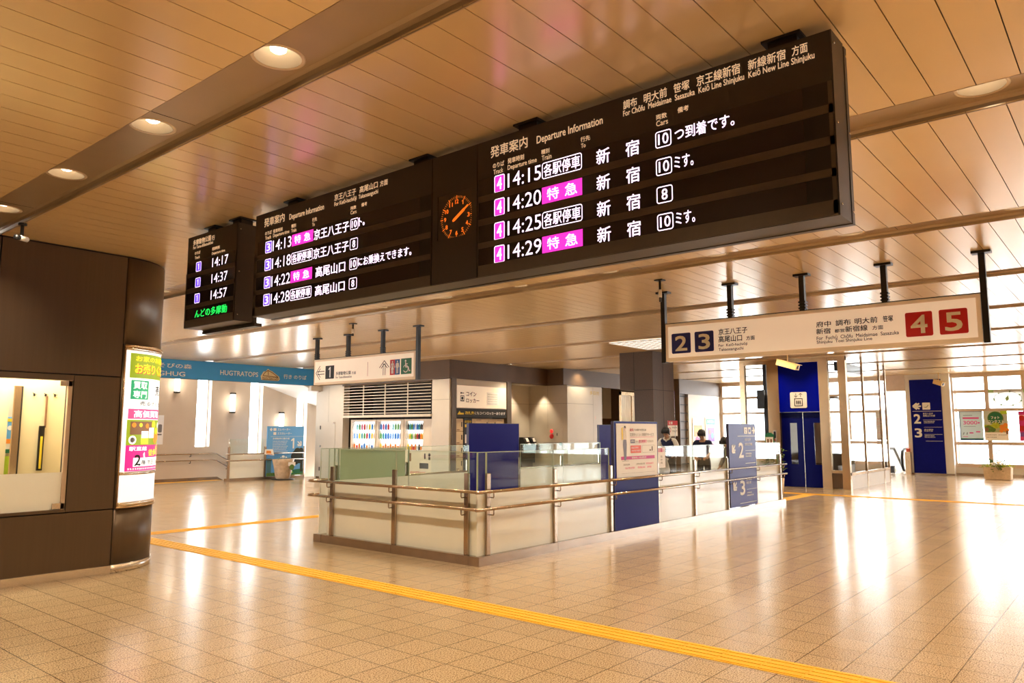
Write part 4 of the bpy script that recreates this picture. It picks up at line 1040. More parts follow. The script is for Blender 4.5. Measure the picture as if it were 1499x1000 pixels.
# ------------------------------------------------------------------ LEFT STAIR RAILING and its blue panel
RY = 21.85
t = thing('stair_railing', (14.0, RY, 0), 'white panelled railing with steel rails beside the left stairs', 'railing')
m = MB(M_kick); m.box(12.44, 15.28, RY-.02, RY+.09, 0, .085); m.build('kickplate', None, t)
for x in (12.53, 13.80, 15.24):
    m = MB(M_rail); m.box(x-.034, x+.034, RY, RY+.04, .085, 1.05); m.build('post', None, t)
for a, b in ((12.57, 13.77), (15.27, 15.29)):
    m = MB(M_frost); m.box(a, b, RY+.045, RY+.06, .085, .84); m.build('frosted_panel', None, t)
for a, b in ((12.57, 13.77), (13.83, 15.21)):
    m = MB(M_glass); m.box(a, b, RY+.048, RY+.058, .84, 1.30); m.build('glass_pane', None, t)
for z in (.83, .628):
    m = MB(M_rail); m.tube([(12.40, RY-.06, z), (15.28, RY-.06, z)], .019, 10); m.build('handrail', None, t)
m = MB(M_steel); m.tube([(12.535, RY+.02, 1.05), (12.535, RY+.02, 1.31)], .012, 8); m.build('glass_rod', None, t)
t = thing('stair_sign', (14.5, RY, .05), 'sky blue stair sign with white 1, arrow and meadow picture at left', 'sign board')
m = MB(M_sky2); m.box(13.83, 15.215, RY-.015, RY+.02, .09, 1.70); m.build('board', None, t)
P = PY(RY-.016)
mb = MB(M_wht)
mb.rect(P, 14.045, 14.15, 1.555, 1.64, .003).rect(P, 14.045, 14.15, 1.42, 1.51, .003).text(P, 'エレベーター', 14.20, 14.68, 1.56, 1.635, .003, .015).text(P, 'エスカレーター', 14.20, 14.74, 1.43, 1.505, .003, .015).rect(P, 13.95, 15.2, 1.362, 1.368, .003)
star_arrow(mb, P, (13.97, 1.595), .10, 180, .02)
mb.text(P, '1', 14.715, 14.865, .97, 1.31, .003, .03); star_arrow(mb, P, (15.05, 1.13), .20, -45, .035)
mb.text(P, '多摩動物公園方面', 14.03, 14.66, 1.27, 1.33, .003, .012)
for i in range(8): mb.scrib(P, 14.03, 14.60-.03*(i % 3), 1.20-.055*i, 1.225-.055*i, 16, .003)
mb.use(M_leaf).rect(P, 13.83, 15.215, .09, .20, .002)
mb.use(M_green).poly(P, [(14.55, .2), (14.8, .27), (15.215, .30), (15.215, .15), (14.5, .12)], .003)
mb.use(M_lime).poly(P, [(14.40, .30), (14.62, .33), (14.85, .18), (14.5, .14), (14.35, .18)], .004)
mb.use(M_wht); mb.line(P, (14.72, .22), (14.72, .36), .025, .005); mb.line(P, (14.78, .22), (14.78, .36), .025, .005)
mb.use(mat('print_dark_tree', (.022, .026, .014), .6))
for a, z, r in ((14.95, .72, .20), (15.08, .82, .13), (14.92, .58, .15), (15.07, .62, .15), (14.85, .70, .12), (15.12, .9, .09), (14.98, .86, .13)): mb.disc(P, a, z, r, .004, 16)
mb.rect(P, 15.10, 15.20, .2, .75, .004)
mb.use(mat('print_teal', (.08, .20, .24), .5)).rect(P, 13.83, 14.0, .2, .66, .003)
mb.build('board_print', None, t)
t = thing('small_notice', (13.9, RY-.09, .78), 'small white notice with orange print clipped on the left railing', 'notice')
P = PY(RY-.085)
m = MB(M_wink); m.slab(P, [(13.70, .80), (14.06, .76), (14.0, .96), (13.72, .965)], 0, .004); m.build('sheet', None, t)
m = MB(M_org); m.poly(P, [(13.76, .83), (13.95, .82), (13.93, .91), (13.77, .92)], .006); m.use(M_red).rect(P, 13.80, 13.99, .785, .80, .006); m.build('notice_print', None, t)
# wrapped basket planter on a round black base
t = thing('planter', (14.1, 21.25, 0), 'tan wrapped basket planter on black disc before the blue stair sign', 'planter')
c = (14.1, 21.3, 0)
m = MB(M_black); m.lathe([(.001, .0), (.36, .0), (.36, .03), (.001, .03)], c, 28); m.build('base_plate', None, t)
m = MB(M_basket); m.lathe([(.20, .03), (.24, .08), (.27, .25), (.30, .42), (.335, .55), (.35, .64), (.33, .65), (.30, .58), (.001, .56)], c, 24, 1.0, .9)
m.build('basket', None, t)
m = MB(M_leaf)
for i in range(70):
    a = random.uniform(0, 6.28); r = random.uniform(.05, .3); z = .58+random.uniform(0, .12); p = Vector((c[0]+r*math.cos(a), c[1]+r*math.sin(a)*.9, z))
    d = Vector((math.cos(a), math.sin(a), random.uniform(-.2, .5)))*.07; s = d.cross(Vector((0, 0, 1))).normalized()*.02
    m.add([p-s*.3, p+d*.5+s, p+d, p+d*.5-s], [(0, 1, 2, 3)])
m.use(M_petal)
for i in range(14):
    a = random.uniform(0, 6.28); r = random.uniform(0, .12); m.ball((c[0]+r*math.cos(a), c[1]+r*math.sin(a), .70+random.uniform(0, .05)), .018, 8, 5)
m.build('foliage', None, t)
m = MB(M_wink); m.box(c[0]-.02, c[0]+.24, c[1]-.315, c[1]-.305, .44, .56); m.use(M_leaf).disc(PY(c[1]-.316), c[0]+.11, .40, .09, .004, 16); m.build('tag', None, t)

# wall lamps over the stairs and the stair handrail
def sconce(x, z0, z1, label):
    t = thing('wall_lamp', (x, WY, (z0+z1)/2), label, 'wall lamp', 'tube lamps on the stair wall')
    m = MB(M_black); m.box(x-.07, x+.07, WY-.14, WY, z0, z0+.05); m.box(x-.07, x+.07, WY-.14, WY, z1-.05, z1); m.build('end_caps', None, t)
    m = MB(M_tube); m.box(x-.062, x+.062, WY-.13, WY-.02, z0+.05, z1-.05, .01); m.build('diffuser', None, t)
    l = bpy.data.lights.new('wall_lamp_light', 'POINT'); l.energy = 4; l.color = (1, .88, .72); l.shadow_soft_size = .05
    lo = bpy.data.objects.new('wall_lamp_light', l); COL.objects.link(lo); lo.location = (x, WY-.24, (z0+z1)/2)
sconce(11.36, 2.72, 3.26, 'lit tube wall lamp nearest the curved poster box, under the banner')
sconce(13.25, 2.13, 2.80, 'lit tube wall lamp between the two tall left slit windows')
sconce(15.11, 1.45, 2.20, 'lit tube wall lamp above the sky blue stair sign')
for z, lab in ((.83, 'upper wall handrail bending down along the left stairs'), (.628, 'lower wall handrail bending down along the left stairs')):
    t = thing('wall_handrail', (12, WY-.08, z), lab, 'handrail')
    m = MB(M_rail); m.tube([(8, WY-.08, z), (12.62, WY-.08, z), (12.78, WY-.08, z-.02), (17.0, WY-.08, z-2.32)], .02, 10); m.build('rail', None, t)
    for x, dz in ((9.9, 0), (11.9, 0), (13.15, -.22), (14.6, -1.0)):
        m = MB(M_black); m.tube([(x, WY, z-.09+dz), (x, WY-.08, z-.08+dz), (x, WY-.08, z-.02+dz)], .012, 8); m.build('rail_bracket', None, t)
P = PY(WY-.002)
t = tag(MB(M_wink).slab(P, [(10.70, 1.14), (11.03, 1.14), (11.03, 2.03), (10.70, 2.03)], 0, .004).use(M_inkg).rr(P, 10.86, 10.98, 1.5, 1.75, .04, .006).rect(P, 10.82, 10.98, 1.42, 1.46, .006).build('wall_notice'), 'tall pale notice sheet on the stair wall beside the curved poster box', 'notice')

# ------------------------------------------------------------------ SHUTTER and VENDING MACHINES
t = thing('louvre_shutter', (VX-.05, 17.8, 1.98), 'grey slatted shutter half lowered above the vending machines', 'shutter')
m = MB(mat('shutter_slat', (.62, .53, .42), .35, .3))
N = 10
for i in range(N):
    z = 2.08+.092*i; m.box(VX-.035, VX-.02, 15.78, 19.84, z, z+.022)
m.build('slats', None, t)
m = MB(mat('shutter_slat', (.62, .53, .42)))
m.box(VX-.06, VX-.0, 15.76, 19.86, 1.965, 2.04); m.build('bottom_bar', None, t)
for y in (16.76, 17.78, 18.81, 19.80):
    m = MB(mat('shutter_slat', (.62, .53, .42))); m.box(VX-.04, VX-.018, y-.018, y+.018, 2.03, 3.0); m.build('upright', None, t)
m = MB(M_bronze2); m.box(VX-.05, VX-.0, 15.76, 19.86, 2.985, 3.03); m.build('top_rail', None, t)
DR = {}
def drink_mesh(kind, m):
    k = (kind, m.name)
    if k not in DR:
        b = MB(m)
        if kind == 'can': b.lathe([(.001, 0), (.026, 0), (.03, .008), (.03, .10), (.026, .112), (.001, .112)], (0, 0, 0), 10)
        else: b.lathe([(.001, 0), (.03, 0), (.03, .13), (.012, .165), (.012, .185), (.001, .185)], (0, 0, 0), 10)
        o = b.build('drink_can' if kind == 'can' else 'drink_bottle'); DR[k] = o.data
        bpy.data.objects.remove(o)
    return DR[k]
def lit2(nm, c): return mat('drink_'+nm, c, .4, 0, 0)
DC = {n: lit2(n, c) for n, c in dict(blue=(.03, .22, .65), orange=(.85, .25, .02), red=(.6, .03, .03), green=(.12, .38, .08), yellow=(.85, .6, .03), white=(.8, .8, .8), black=(.03, .03, .04), teal=(.05, .42, .45), tea=(.35, .42, .08), pink=(.75, .2, .35)).items()}
VF = VX+.10
def vending(y0, y1, w0, w1, rows, where, coin=True):
    t = thing('vending_machine', (VF+.4, (y0+y1)/2, 0), '%s with lit drink window under the shutter' % where, 'vending machine', 'vending machines under the shutter')
    m = MB(M_vbody); m.box(VF+.12, VF+.85, y0+.01, y1-.01, .06, 1.90); m.box(VF, VF+.12, y0+.01, w0, .06, 1.90); m.box(VF, VF+.12, w1, y1-.01, .06, 1.90); m.box(VF, VF+.12, w0, w1, 1.845, 1.90); m.box(VF, VF+.12, w0, w1, .06, .98)
    m.build('cabinet', None, t)
    m = MB(M_vlit); m.box(VF+.112, VF+.12, w0, w1, .98, 1.845); m.build('lit_back', None, t)
    m = MB(M_wglass); m.box(VF+.004, VF+.008, w0, w1, .98, 1.845); m.build('window_pane', None, t)
    P = PX(VF)
    for i, z in enumerate((1.60, 1.32, 1.0)):
        s = MB(M_vlit); s.box(VF+.012, VF+.11, w0+.01, w1-.01, z-.028, z-.008); s.build('shelf', None, t)
        s = MB(M_blackp)
        n = 10
        for k in range(n): y = w0+.05+(w1-w0-.1)*k/(n-1); s.box(VF+.008, VF+.012, y-.02, y+.02, z-.024, z-.006)
        s.build('button_strip', None, t)
    m = MB(M_blackp); m.rect(P, y0+.18, y0+.55, .46, .62, .002); m.build('delivery_slot', None, t)
    m = MB(M_red); m.text(P, 'DRINK', y1-.20, y0+.35, .30, .37, .002, .03) if False else m.scrib(P, y0+.3, y1-.3, .30, .37, 8, .002)
    m.use(M_blackp); m.disc(P, y0+.14, .86, .05, .003); m.rect(P, y0+.1, y0+.18, .72, .80, .003); m.rect(P, y0+.30, y0+.36, .74, .90, .003); m.use(M_brn).rect(P, y1-.34, y1-.2, .66, .90, .003)
    m.build('coin_panel', None, t)
    for i, (z, row) in enumerate(zip((1.60, 1.32, 1.0), rows)):
        n = len(row)
        for k, cn in enumerate(row):
            kind = 'bottle' if i < 2 else ('can' if k % 2 else 'bottle')
            o = bpy.data.objects.new('drink_'+kind, drink_mesh(kind, DC[cn])); COL.objects.link(o)
            o.location = (VF+.06, w1-.06-(w1-w0-.12)*k/(n-1), z-.008)
            tag(o, 'small sample drink in the %s row of the %s' % (('top', 'middle', 'bottom')[i], where), 'drink', '%s row drinks in the %s' % (('top', 'middle', 'bottom')[i], where))
    return t
vending(18.335, 19.58, 18.40, 19.50, (['white', 'teal', 'green', 'pink', 'red', 'white', 'yellow', 'blue', 'yellow'], ['blue', 'blue', 'yellow', 'teal', 'green', 'red', 'blue', 'yellow', 'orange'], ['orange', 'red', 'orange', 'blue', 'blue', 'orange', 'white', 'blue', 'white']), 'left vending machine')
vending(17.06, 18.325, 17.20, 18.22, (['blue', 'pink', 'blue', 'red', 'white', 'teal', 'green', 'green', 'black'], ['green', 'teal', 'blue', 'blue', 'blue', 'blue', 'blue', 'blue', 'blue'], ['yellow', 'orange', 'orange', 'orange', 'orange', 'orange', 'orange', 'orange', 'orange']), 'middle vending machine')
vending(15.80, 17.05, 16.22, 16.98, (['black', 'teal', 'green', 'blue', 'white', 'blue', 'teal', 'black', 'black'], ['white', 'yellow', 'green', 'white', 'tea', 'red', 'black', 'orange', 'yellow'], ['yellow', 'yellow', 'orange', 'red', 'orange', 'white', 'black', 'orange', 'white']), 'right vending machine')

# ------------------------------------------------------------------ COIN LOCKERS
LY = 15.05
t = thing('locker_sign', (16.68, LY, 2.2), 'cream coin locker sign with padlock symbol above the lockers', 'sign')
P = PY(15.06)
m = MB(M_sign); m.slab(P, [(15.60, 2.22), (17.76, 2.22), (17.76, 2.86), (15.60, 2.86)], 0, .02); m.build('sign_face', None, t)
P = PY(15.038)
m = MB(M_ink); m.text(P, 'コイン', 15.97, 16.40, 2.555, 2.69, .003, .02).text(P, 'ロッカー', 15.97, 16.53, 2.365, 2.495, .003, .02)
m.rect(P, 15.725, 15.885, 2.40, 2.43, .003).rect(P, 15.725, 15.745, 2.42, 2.57, .003).rect(P, 15.865, 15.885, 2.42, 2.57, .003).rect(P, 15.725, 15.885, 2.55, 2.57, .003).rect(P, 15.765, 15.845, 2.45, 2.53, .003).line(P, (15.735, 2.64), (15.87, 2.64), .022, .003).disc(P, 15.75, 2.64, .028, .003)
m.build('sign_print', None, t)
m = MB(M_wink); m.slab(PY(15.035), [(16.86, 2.32), (17.40, 2.32), (17.40, 2.70), (16.86, 2.70)], 0, .004); m.use(M_inkg)
for i in range(5): m.scrib(PY(15.031), 16.9, 17.34, 2.35+.07*i, 2.365+.07*i, 14, .002)
m.build('price_sheet', None, t)
t = thing('locker_strip_sign', (16.65, LY, 1.94), 'black strip sign with yellow arrow and white lettering over the lockers', 'sign')
m = MB(M_ink); m.slab(PY(15.06), [(15.555, 1.94), (17.76, 1.94), (17.76, 2.195), (15.555, 2.195)], 0, .03); m.build('board', None, t)
P = PY(15.028)
m = MB(M_yel2); m.poly(P, [(15.59, 2.02), (15.69, 2.13), (15.72, 2.07), (15.86, 2.07), (15.86, 2.02)], .004)
m.text(P, '改札外', 15.92, 16.30, 2.025, 2.12, .003, .03); m.use(M_wht).text(P, 'にもコインロッカーあります', 16.32, 17.70, 2.028, 2.115, .003, .025); m.build('sign_print', None, t)
t = thing('locker_bank', (16.65, 15.4, 0), 'bank of cream coin lockers behind the dark blue panel', 'lockers')
m = MB(M_brn); m.box(15.57, 17.78, 15.14, 15.6, .05, 1.93); m.build('cabinet', None, t)
for c in range(6):
    for r in range(5):
        x0, z0 = 15.585+.364*c, .07+.37*r
        if c == 1:
            continue
        m = MB(M_lock); m.box(x0, x0+.345, 15.115, 15.14, z0, z0+.355); d = m.build('locker_door', None, t)
        k = MB(M_blackp); k.box(x0+.27, x0+.30, 15.10, 15.115, z0+.12, z0+.26, .004); k.use(M_brn).rect(PY(15.115), x0+.08, x0+.2, z0+.02, z0+.045, .001); k.build('lock', None, d)
m = MB(M_blackp); m.box(15.95, 16.29, 15.10, 15.14, .07, 1.92); pn = m.build('control_panel', None, t)
m = MB(M_yel2); P = PY(15.10); m.text(P, '使用中', 15.97, 16.26, 1.78, 1.86, .002, .02).rect(P, 15.99, 16.06, 1.66, 1.74, .002); m.use(M_wink).rect(P, 16.0, 16.2, 1.2, 1.45, .002); m.build('panel_print', None, pn)
for x0, lab, mm in ((16.42, 'cream price card above the lockers beside the yellow print', M_lock), (17.35, 'pale card at the right end above the lockers', M_lock)):
    m = MB(mm); m.slab(PY(15.105), [(x0, 1.76), (x0+.34, 1.76), (x0+.34, 1.90), (x0, 1.90)], 0, .006); m.use(M_inkg).scrib(PY(15.10), x0+.05, x0+.28, 1.86, 1.885, 8, .003); tag(m.build('price_card'), lab, 'card')
# public telephones
t = thing('telephone_stand', (19.62, 15.7, 0), 'black stand with two telephones beside the cream wall corner', 'stand')
m = MB(M_black); m.box(19.32, 20.06, 15.48, 15.92, .92, 1.06, .01); m.box(19.34, 20.04, 15.7, 15.9, .5, .92); m.box(19.4, 19.98, 15.75, 15.9, 0, .5); m.build('stand_body', None, t)
for i, (x, lab) in enumerate(((19.52, 'left grey public telephone on the black stand'), (19.87, 'right grey public telephone on the black stand'))):
    t = thing('public_telephone', (x, 15.7, 1.06), lab, 'telephone', 'public telephones')
    m = MB(M_blackp); m.add([(x-.13, 15.54, 1.06), (x+.13, 15.54, 1.06), (x+.13, 15.88, 1.06), (x-.13, 15.88, 1.06), (x-.12, 15.70, 1.34), (x+.12, 15.70, 1.34), (x+.12, 15.86, 1.34), (x-.12, 15.86, 1.34)], [(0, 3, 2, 1), (4, 5, 6, 7), (0, 1, 5, 4), (1, 2, 6, 5), (2, 3, 7, 6), (3, 0, 4, 7)]); m.build('telephone_body', None, t)
    m = MB(M_wink); m.add([(x-.07, 15.60, 1.195), (x+.10, 15.60, 1.195), (x+.10, 15.673, 1.315), (x-.07, 15.673, 1.315)], [(0, 1, 2, 3)]); m.add([(x-.02, 15.548, 1.10), (x+.10, 15.548, 1.10), (x+.10, 15.57, 1.15), (x-.02, 15.57, 1.15)], [(0, 1, 2, 3)]); m.build('face_plate', None, t)
    m = MB(M_blackp); m.tube([(x-.105, 15.56, 1.12), (x-.115, 15.56, 1.2), (x-.105, 15.62, 1.3)], [.022, .013, .022], 8); m.build('handset', None, t)
# fire hydrant panel
P = PX(20.098)
t = thing('fire_alarm_panel', (20.09, 14.98, 1.16), 'cream fire alarm cabinet with red lamp and red bell on the wall', 'fire alarm')
m = MB(M_white); m.slab(P, [(15.36, .4), (14.61, .4), (14.61, 1.63), (15.36, 1.63)], 0, .012); m.use(M_joint).rect(P, 15.36, 14.61, 1.158, 1.164, .014); m.build('cabinet', None, t)
m = MB(mat('alarm_lamp_red', (.8, .03, .03), .3, emit=.5, ecol=(1, .05, .04))); m.lathe([(.001, .0)], (0, 0, 0)) if False else m.ball((20.07, 15.03, 1.54), (.03, .065, .065)); m.build('alarm_lamp', None, t)
m = MB(M_red); m.ball((20.07, 15.03, 1.375), (.03, .085, .085)); m.build('alarm_bell', None, t)
m = MB(M_ink); m.rect(P, 14.83, 14.80, 1.39, 1.48, .014); m.use(M_green).rect(P, 14.72, 14.60, 1.08, 1.17, .014); m.build('alarm_print', None, t)
P = PY(14.40)
t = tag(MB(mat('brass_letter', (.55, .38, .10), .4, .3)).text(P, '多目的', 21.40, 21.97, 2.77, 2.90, .004, .02).build('wall_lettering'), 'small brass wall lettering high on the cream wall end', 'lettering')
t = tag(MB(M_wink).slab(P, [(21.80, 1.30), (22.12, 1.30), (22.12, 1.66), (21.80, 1.66)], 0, .003).use(M_inkg).rect(P, 21.84, 21.9, 1.62, 1.63, .005).use(mat('light_pinkish', (.8, .5, .42), .5)).rect(P, 21.72, 21.75, 1.95, 2.05, .003).build('wall_notice'), 'pale notice sheet at the end of the cream wall', 'notice')
# etched glass screen before the restroom passage
t = thing('glass_screen', (19.8, 12.0, 0), 'etched gold glass screen partly hidden by the dark pillar', 'glass screen')
m = MB(mat('etched_glass', (.62, .50, .34), .18, .2, .25, 3, stretch=(8, 8, .6))); m.box(19.5, 20.9, 12.0, 12.02, 0, 2.62)
m.build('etched_pane', None, t)
m = MB(M_elsteel); m.box(19.46, 19.5, 11.98, 12.04, 0, 2.72); m.box(20.1, 20.13, 11.98, 12.0, 0, 2.62); m.box(19.46, 20.95, 11.98, 12.04, 2.62, 2.72); m.box(20.9, 20.95, 11.98, 12.04, 0, 2.72); m.build('frame', None, t)
P = PY(9.445)
t = thing('pillar_notice', (17.9, 9.44, 1.42), 'white notice with red heading and red circle on the dark pillar', 'notice')
m = MB(M_wink); m.slab(P, [(17.60, 1.42), (18.14, 1.42), (18.14, 1.82), (17.60, 1.82)], 0, .004); m.build('sheet', None, t)
m = MB(M_red); m.rect(P, 17.60, 18.14, 1.70, 1.82, .006); m.arc(P, 17.70, 1.58, .055, .025, 0, 360, .006); m.use(M_wht).text(P, '注意', 17.64, 17.86, 1.725, 1.795, .008, .02); m.use(M_inkg).scrib(P, 17.82, 18.10, 1.62, 1.66, 7, .006).scrib(P, 17.82, 18.10, 1.53, 1.57, 7, .006); m.build('notice_print', None, t)

# ------------------------------------------------------------------ CEILING LIGHT PANEL, wall washers, antennas
t = thing('light_panel', (15.5, 8.6, ZC), 'large white square ceiling light panel beside the dark pillar', 'ceiling light')
m = MB(M_panel_light); m.box(14.65, 16.40, 7.9, 9.30, ZC-.012, ZC-.004); m.build('diffuser', None, t)
m = MB(M_whiteR)
for k in range(9): m.box(14.65+1.75*k/8-.008, 14.65+1.75*k/8+.008, 7.9, 9.3, ZC-.03, ZC-.012)
for k in range(8): m.box(14.65, 16.4, 7.9+1.4*k/7-.008, 7.9+1.4*k/7+.008, ZC-.03, ZC-.012)
m.build('grille', None, t)
for x, y in ((17.67, 14.62), (17.0, 15.6)): pass
sp = bpy.data.lights.new('wall_washer', 'SPOT'); sp.energy = 75; sp.color = LAMP_COL; sp.spot_size = R(75); sp.spot_blend = .7; sp.shadow_soft_size = .04
def washer(x, y, zt, label, e=None):
    o = copy_tree(lamp0, (x, y, zt), label); o.scale = (.6, .6, .15)
    s = bpy.data.objects.new('wall_washer', sp); COL.objects.link(s); s.location = (x, y, zt-.06)
washer(17.62, 14.72, ZC-.004, 'small downlight close to the bronze fascia over the lockers')
washer(19.2, 15.72, FB+.008, 'small soffit downlight in the recess over the telephones')
washer(19.85, 15.35, FB+.008, 'small soffit downlight over the fire alarm wall')
for x, y, L, lab in ((8.9, 4.84, .30, 'small grey antenna hanging from the ceiling left of the 2 3 sign'), (8.9, 11.32, .24, 'small grey antenna hanging from the ceiling above the left sign')):
    t = thing('ceiling_antenna', (x, y, ZC), lab, 'antenna', 'antennas hanging from the ceiling')
    m = MB(M_black); m.tube([(x, y, ZC-.002), (x, y, ZC-L)], .016, 8); m.box(x-.05, x+.05, y-.06, y+.06, ZC-.016, ZC-.001); m.build('rod', None, t)
    m = MB(M_wink); m.tube([(x, y, ZC-L*.45), (x, y, ZC-L*.8)], .024, 10); m.build('antenna_body', None, t)

# ------------------------------------------------------------------ ELEVATOR
EX = 21.4
t = thing('elevator', (EX+1.4, 7.5, 0), 'elevator with dark blue doors, blue header and glass shaft sides', 'elevator')
m = MB(M_elsteel)
m.box(EX-.02, EX+.12, 7.93, 8.26, 0, ZC); m.box(EX-.02, EX+.12, 8.93, 9.08, 0, ZC); m.box(EX-.02, EX+.12, 6.57, 6.82, 0, ZC); m.box(EX-.02, EX+.12, 6.10, 6.30, 0, ZC)
m.box(EX-.01, EX+.1, 6.3, 6.57, .42, .50); m.box(EX-.01, EX+.1, 8.26, 8.93, .42, .50); m.box(EX-.01, EX+.1, 6.1, 9.08, 3.46, ZC)
for x in (23.05, 24.85, 25.5): m.box(x-.03, x+.03, 6.10, 6.16, 0, ZC)
m.box(EX, 25.5, 6.1, 6.14, .36, .44); m.box(EX, 25.5, 9.0, 9.04, .36, .44)
m.box(25.45, 25.55, 8.95, 9.05, 0, ZC)
m.build('frame', None, t)
m = MB(M_bronze2); m.box(EX+.0, EX+.05, 6.30, 6.57, .03, .42); m.box(EX, EX+.05, 8.26, 8.93, .03, .42); m.build('kick_panel', None, t)
m = MB(M_white); m.box(EX+.12, 25.5, 6.11, 6.135, 0, .36); m.build('side_panel', None, t)
for nm, a, b in (('y', 6.12, 6.13), ('y', 9.01, 9.02)):
    m = MB(M_wglass); m.box(EX+.12, 25.45, a, b, .44, ZC-.02); m.build('shaft_glass', None, t)
for a, b in ((6.30, 6.57), (8.26, 8.93)):
    m = MB(M_wglass); m.box(EX+.03, EX+.04, a, b, .50, 3.46); m.build('front_glass', None, t)
m = MB(M_blueD); m.box(EX+.0, EX+.06, 6.82, 7.93, 2.08, 3.50); m.build('header_panel', None, t)
m = MB(M_bluep); m.box(EX+.1, EX+.2, 7.86, 7.93, 0, 2.08); m.build('door_jamb', None, t)
for a, b, w in ((7.325, 7.90, (7.49, 7.69)), (6.82, 7.31, (6.83, 7.03))):
    m = MB(mat('elevator_door_blue', (.002, .004, .13), .2, 0, spec=.08))
    m.box(EX+.08, EX+.12, a, w[0], .01, 2.075); m.box(EX+.08, EX+.12, w[1], b, .01, 2.075); m.box(EX+.08, EX+.12, w[0], w[1], .01, .63); m.box(EX+.08, EX+.12, w[0], w[1], 1.775, 2.075)
    d = m.build('elevator_door', None, t)
    m = MB(M_wglass); m.box(EX+.09, EX+.10, w[0], w[1], .63, 1.775); m.build('door_window', None, d)
m = MB(M_steel); m.box(EX+.085, EX+.11, 7.312, 7.323, .01, 2.075); m.build('door_seam', None, t)
# cabin seen through the windows
m = MB(mat('cabin_wall', (.16, .12, .08), .4, .3)); m.box(EX+.3, 23.3, 8.1, 8.14, 0, 2.5); m.box(EX+.3, 23.3, 6.5, 6.54, .0, .6); m.box(EX+.3, 23.3, 6.5, 8.14, 2.45, 2.5); m.box(23.25, 23.3, 6.5, 8.14, 0, .9); m.build('cabin', None, t)
m = MB(M_cream); m.box(22.9, 22.93, 7.2, 7.62, .62, 1.95); m.build('cabin_notice', None, t)
m = MB(M_black)
for x, y in ((22.0, 8.55), (22.3, 8.55), (22.0, 6.4), (24.3, 8.5)): m.box(x-.05, x+.05, y-.05, y+.05, 0, ZC)
m.box(22.0, 23.8, 8.5, 8.62, 3.15, 3.3); m.box(21.75, 21.85, 8.5, 8.72, 2.2, 2.75); m.box(22.0, 22.15, 8.28, 8.5, .6, 2.6); m.box(21.6, 23.8, 6.35, 6.45, 3.2, 3.45)
m.build('lift_gear', None, t)
P = PX(EX-.003)
s = MB(M_wink); s.slab(P, s.rrpts(7.155, 7.615, 2.19, 2.635, .04), 0, .01); sg = s.build('elevator_sign', None, t)
P = PX(EX-.013)
s = MB(M_ink)
for q in ((7.50, 7.27, 2.44, 2.46), (7.50, 7.27, 2.24, 2.26), (7.50, 7.48, 2.24, 2.46), (7.29, 7.27, 2.24, 2.46)): s.rect(P, *q, .003)
for a in (7.43, 7.385, 7.34): s.disc(P, a, 2.385, .016, .004, 12); s.poly(P, [(a+.018, 2.37), (a-.018, 2.37), (a-.01, 2.29), (a+.01, 2.29)], .004)
for a, q in ((7.45, -1), (7.32, 1)):
    s.line(P, (a, 2.49), (a, 2.60), .014, .003); zt = 2.60 if q > 0 else 2.49
    s.line(P, (a, zt), (a+.045, zt-.045*q), .014, .003); s.line(P, (a, zt), (a-.045, zt-.045*q), .014, .003)
s.build('symbol_print', None, sg)
m = MB(M_steel); m.box(EX-.035, EX-.02, 8.04, 8.13, 1.20, 1.56); cb = m.build('call_panel', None, t); m = MB(M_blackp); m.rect(PX(EX-.036), 8.115, 8.055, 1.36, 1.54, .002); m.use(M_red).disc(PX(EX-.036), 8.085, 1.30, .02, .003); m.build('call_button', None, cb)
t = thing('green_notice', (EX-.06, 8.24, 1.08), 'small white notice with green frame beside the elevator column', 'notice')
P = PX(EX-.05); m = MB(M_green); m.slab(P, [(8.10, 1.07), (8.37, 1.07), (8.37, 1.46), (8.10, 1.46)], 0, .01); m.slab(P, [(8.14, 1.46), (8.33, 1.46), (8.29, 1.50), (8.18, 1.50)], 0, .01); m.use(M_wht).rect(P, 8.125, 8.345, 1.10, 1.38, .012); m.use(M_brn).rect(P, 8.16, 8.21, 1.14, 1.32, .014).rect(P, 8.25, 8.30, 1.14, 1.32, .014); m.build('board', None, t)
m = MB(M_steel); m.tube([(EX-.055, 8.235, .02), (EX-.055, 8.235, 1.08)], .012, 8); m.lathe([(.001, .02), (.12, .02), (.12, 0), (.001, 0)], (EX-.10, 8.235, 0), 18); m.build('stand', None, t)

# ------------------------------------------------------------------ ESCALATOR and wall sign
t = thing('escalator', (31.2, 7.05, 0), 'escalator entrance with black handrail loop beside the blue wall sign', 'escalator')
for y, nm in ((7.40, 0), (6.84, 1)):
    b = MB(M_wglass); pts = [(30.45, .12), (30.36, .3), (30.36, .62), (30.45, .80), (30.62, .86), (31.6, .86), (33.3, -.2), (33.3, -.9), (31.6, .12)]
    b.add([(x, y-.01, z) for x, z in pts] + [(x, y+.01, z) for x, z in pts], [tuple(range(9)), tuple(range(17, 8, -1))] + [(i, 9+i, 9+(i+1) % 9, (i+1) % 9) for i in range(9)]); b.build('balustrade_glass', None, t)
    h = MB(M_blackp); h.tube([(30.62, y, .10), (30.42, y, .16), (30.32, y, .32), (30.31, y, .60), (30.40, y, .80), (30.60, y, .895), (31.6, y, .895), (33.3, y, -.17)], .05, 10); h.build('escalator_handrail', None, t)
    k = MB(M_steel); k.box(30.5, 31.7, y-.06, y+.06, 0, .14); k.build('skirt', None, t)
b = MB(M_blackp); b.box(30.32, 30.52, 7.13, 7.34, .02, .28, .01); b.build('entry_box', None, t)
s = MB(M_steel)
s.box(30.3, 31.5, 6.92, 7.32, .0, .02)
for i in range(6): s.box(31.5+.3*i, 31.8+.3*i, 6.92, 7.32, -.19*(i+1), -.19*i)
s.build('steps', None, t)
